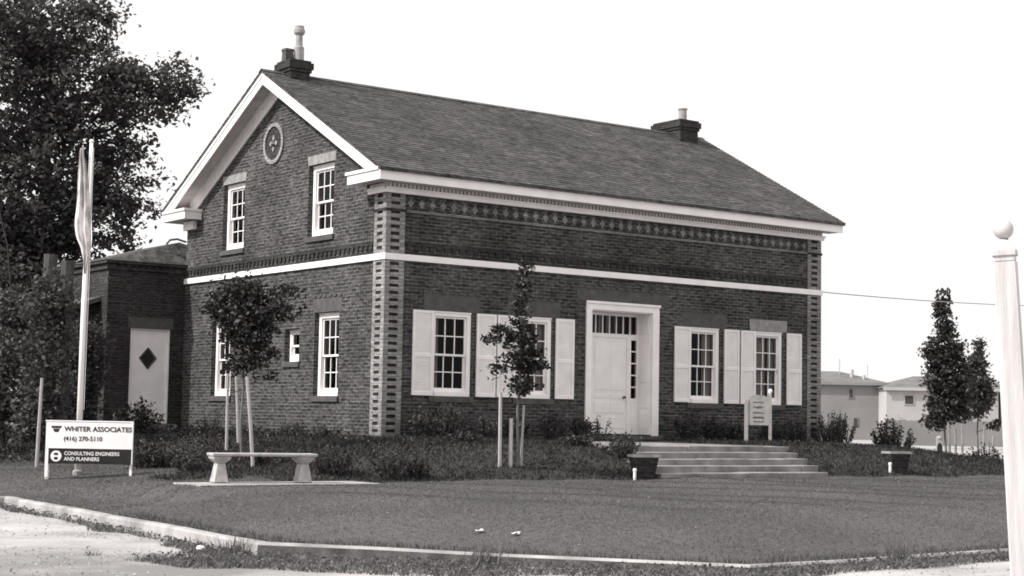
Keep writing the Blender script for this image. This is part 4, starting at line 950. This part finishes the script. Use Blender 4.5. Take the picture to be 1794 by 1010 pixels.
fan_bush('rounded upright bush behind the lone planter, against pale houses', cam_pt(1563, 43.5, -.52), 1.15, .58, 75, .085, 'leaf_dk', 26)
fan_bush('small wispy bush just right of the brick house corner', cam_pt(1457, 43.5, -.35), .75, .2, 8, .07, 'leaf_mid', 12)
fan_bush('low dark bush at the foot of the white gate post', cam_pt(1728, 46, -.95), .85, .75, 60, .09, 'leaf_mid', 20)
fan_bush('leafy plant spreading in front of the white front door', (5.3, -1.0, -.1), .62, .36, 14, .085, 'leaf_mid', 9)
fan_bush('dark broad-leaved shrub beside the diamond-window side door', (-1.9, 8.6, -.2), .95, .7, 40, .13, 'leaf_dk', 14)
fan_bush('dark shrub right beside the business sign', cam_pt(262, 30.5, -.68), .6, .45, 34, .08, 'leaf_dk', 16)
# foundation shrubs along the front wall
gs = 'foundation shrubs along the front wall'
fs = [(.55, .55, .35, 'dark foundation shrub below the left corner quoin'), (1.3, .62, .4, 'dark foundation shrub under the first front window'), (2.2, .42, .4, 'low foundation shrub just right of first front window sill'),
      (3.2, .45, .35, 'foundation shrub below gap between the two left windows'), (4.2, .5, .4, 'foundation shrub under the second front window'), (4.95, .45, .3, 'foundation shrub just left of the front door plant'),
      (8.45, .62, .36, 'foundation shrub right of the front door'), (9.2, .5, .35, 'foundation shrub under the third front window'), (10.1, .42, .4, 'foundation shrub behind the notice board'), (11.2, .45, .4, 'foundation shrub under the fourth front window'), (12.3, .6, .45, 'foundation shrub below the rightmost shutter'), (13.2, .7, .4, 'dark foundation shrub below the right corner quoin'), (14.1, .75, .4, 'dark shrub wrapping just past the right house corner')]
for x, h, wd, lab in fs: fan_bush(lab, (x, -.62 - .2 * math.sin(x * 3), hgt(x, -.7) if x < 13 else -.22), h * 1.35, wd * 1.15, 40, .07, 'leaf_dk', 22, name='shrub', grp=gs)
for px, D, h, wd, lab in ((1098, 31.8, .5, .5, 'leafy dark shrub left of the garden steps behind the planter'), (592, 27.8, .5, .42, 'rounded dark shrub just right of the bench'), (692, 27.6, .52, .42, 'dark shrub midway between bench and slender tree'), (738, 27.9, .42, .25, 'small sparse shrub left of the slender tree bed'), (470, 29.5, .35, .5, 'spreading low shrub right behind the bench seat'), (350, 28.8, .35, .45, 'spreading low shrub left of the bench'), (300, 30.5, .38, .4, 'dark low shrub between business sign and bench'), (820, 31.5, .25, .4, 'flat low shrub in bed left of slender tree'), (1015, 32.5, .22, .35, 'flat low shrub in bed below the front door')):
    v = cam_pt(px, D, 0); fan_bush(lab, (v[0], v[1], hgt(v[0], v[1])), h, wd, 46, .055, 'leaf_dk', 18, name='shrub', grp='low shrubs scattered in the planting bed')
# plants along the gable wall
for y, h, lab in ((1.3, .3, 'low plant at the foot of the gable corner quoin'), (3.0, .35, 'low plant under the right gable ground-floor window'), (5.2, .3, 'low plant under the small square gable window'), (7.4, .4, 'low plant under the left gable ground-floor window')):
    fan_bush(lab, (-.55, y, hgt(-.55, y)), h, .45, 26, .055, 'leaf_mid', 14, name='shrub', grp='low plants at the foot of the gable wall')
def bed_points(n, x0, x1, y0, y1, f, hf=hgt):
    X = rng.uniform(x0, x1, n); Y = rng.uniform(y0, y1, n); P = []
    for x, y in zip(X, Y):
        if f(x, y): P.append((x, y, hf(x, y)))
    return np.array(P)
def cover_ok(x, y):
    if not (inside(x, y) and isbed(x, y)): return False
    if 1.25 + (y + 7.7) * .2 < x < 5.72 + (y + 7.7) * .4 and y < -4.7: return False
    if 1.7 < x < 6.5 and y > -4.95: return False
    if -8.25 < x < -4.9 and y < -7.1: return False
    if 6.2 < x < 8.9 and y > -2.25: return False
    return not (x > -.02 and x < LX and y > -.02)
P = bed_points(110000, -9, 18, -7.75, 0.2, cover_ok)
gc = blades('ground_cover', P, .075, .009, 'grassd', lean=.8); gc['kind'] = 'stuff'
P = bed_points(30000, -9, 18, -7.75, 0.2, lambda x, y: cover_ok(x, y) and math.sin(x * 1.9 + 2 * math.sin(y * 1.3)) * math.cos(y * 2.3 + x * .7) > .35)
P[:, 2] += rng.uniform(0, .13, len(P)) ** 1.1
gc = leaves('ground_cover', P, .055, 'leaf_bed'); gc['kind'] = 'stuff'
P = bed_points(26000, -12, .2, 0, 13, lambda x, y: inside(x, y) and isbed(x, y) and not (x > -2.2 and y > 10.1) and not (x > -.02)); P[:, 2] += rng.uniform(0, .2, len(P)) ** 1.2
gc = leaves('ground_cover', P[:9000], .07, 'leaf_bed'); gc['kind'] = 'stuff'
P[:, 2] = [hgt(p[0], p[1]) for p in P]; gc = blades('ground_cover', P, .09, .01, 'grassd', lean=.8); gc['kind'] = 'stuff'
# turf: short blades, denser near the kerb where they show
def lawn_ok(x, y): return inside(x, y) and not isbed(x, y) and dcurb(x, y) > .03 and not (-8.15 < x < -5 and -8.1 < y < -7.1)
P = bed_points(230000, -10.3, 14, -18.8, -7.7, lawn_ok)
gr = blades('grass', P, .019, .0045, 'grassb', lean=1.0); gr['kind'] = 'stuff'
P = bed_points(60000, -10.4, 2, -18.8, -9, lambda x, y: inside(x, y) and .02 < dcurb(x, y) < .35)
gr = blades('grass', P, .07, .007, 'grassb', lean=.4); gr['kind'] = 'stuff'
P = bed_points(42000, -11, -5.5, -8.2, 2.2, lawn_ok); gr = blades('grass', P, .026, .0055, 'grassb', lean=.9); gr['kind'] = 'stuff'
# weeds on the verge outside the kerb
def out_d(x, y): return dcurb(x, y) if not inside(x, y) else -1
def verge(x, y):
    d = out_d(x, y)
    if d < .19: return False
    nse = .5 + .5 * math.sin(x * 3.1 + 1.3 * math.sin(y * 2.7))
    if x > -7.3: return d < (-15.3 - 3.3 - road_y(x)) * 0 + .62 + .12 * nse
    if y < -14.0: return d < .75 + .35 * nse + .5 * sm((-9.2 - x) / 1)
    if y < -12.2 and x < -10.4: return d < .3 + 1.3 * math.exp(-((y + 13.3) / .55) ** 2) * nse + .2
    return d < .22 + .30 * max(0, math.sin(y * 2.1) * math.sin(y * .9 + 1)) + .1 * nse
P = bed_points(230000, -12.6, 3, -20.5, -4, verge, lambda x, y: ghgt(x, y)); 
if len(P) > 60000: P = P[:60000]
hh = .07
wd_ = blades('weeds', P, hh, .008, 'weed', lean=.7); wd_['kind'] = 'stuff'
P2 = P[rng.choice(len(P), 7000, replace=False)].copy(); P2[:, 2] += rng.uniform(.01, .09, len(P2)); lw = leaves('weeds', P2, .045, 'weedl'); lw['kind'] = 'stuff'
# taller weed tufts
for k, (x, y, lab) in enumerate(((-8.95, -16.55, 'tall weed tuft against the kerb, left part of its front face'), (-5.05, -18.8, 'tall weed tuft rising above the right end of the kerb'), (-10.6, -14.1, 'weed tuft at the left kerb corner'))):
    n = 160; a = rng.normal(0, .09, (n, 2)); Q = np.stack([x + a[:, 0], y + a[:, 1], np.full(n, ghgt(x, y))], 1)
    o = blades('weed_tuft', Q, .24, .006, 'weed', lean=.3); tag(o, lab, 'weed')
# stones and litter
def pebble(loc, r_, label, name='stone', mat='white', cat='stone'):
    s = MB(); s.lathe([(0, -.3 * r_), (r_ * .8, -.1 * r_), (r_, .2 * r_), (r_ * .7, .6 * r_), (0, .75 * r_)], (0, 0, 0), 9)
    for i, v in enumerate(s.v): s.v[i] = (v[0] * random.uniform(.85, 1.1), v[1] * random.uniform(.85, 1.1), v[2] * random.uniform(.9, 1.1))
    o = s.build(name, mat, None, smooth=True); o.location = loc; tag(o, label, cat); return o
pebble((-10.75, -13.6, ghgt(-10.75, -13.6) + .06), .055, 'white round stone in the weeds beside the left kerb')
for x, y, lab in ((-8.17, -15.34, 'crumpled white paper scrap lying on the front lawn'), (-7.95, -15.75, 'smaller white paper scrap on lawn, nearer the kerb')):
    s = MB(); s.v = [(i * .035 - .05 + random.uniform(-.01, .01), j * .03 - .03, .02 + random.uniform(0, .03)) for i in range(4) for j in range(3)]; s.f = [(i * 3 + j, i * 3 + 3 + j, i * 3 + 4 + j, i * 3 + 1 + j) for i in range(3) for j in range(2)]
    o = s.build('paper_scrap', 'white', None, recalc=False); o.location = (x, y, hgt(x, y)); tag(o, lab, 'litter')

# tie bands holding the two front saplings to their stakes
for z, (x0, y0), (x1, y1), lab in ((.85, (-1.33, -6.82), (-1.70, -6.78), 'dark tie band between slender tree and its left stake'), (1.25, (-4.5, -2.2), (-4.33, -1.2), 'dark tie band between gable-side young tree and left stake')):
    zz = hgt(x0, y0) + z; m1 = MB(); m1.tube([(x0, y0, zz), ((x0 + x1) / 2, (y0 + y1) / 2, zz - .02), (x1, y1, zz + .01)], .009, 5); o = m1.build('tie_band', 'iron'); tag(o, lab, 'tie')

# clover and dandelion specks in the turf, loose stones on the drive
P = bed_points(700, -10, 12, -18.3, -8, lawn_ok); P[:, 2] += .022
o = leaves('clover', P, .035, 'weed', up=2.0, aspect=.9); o['kind'] = 'stuff'
P = bed_points(12000, -15, 3, -22, -5, lambda x, y: not inside(x, y) and dcurb(x, y) > .2 and math.sin(x * 1.3 + y) * math.sin(y * .8 - x * .4) > -.3, ghgt); P[:, 2] += .012
o = leaves('loose_gravel', P, .028, 'gravel', up=1.2, aspect=.8, curl=.5); o['kind'] = 'stuff'
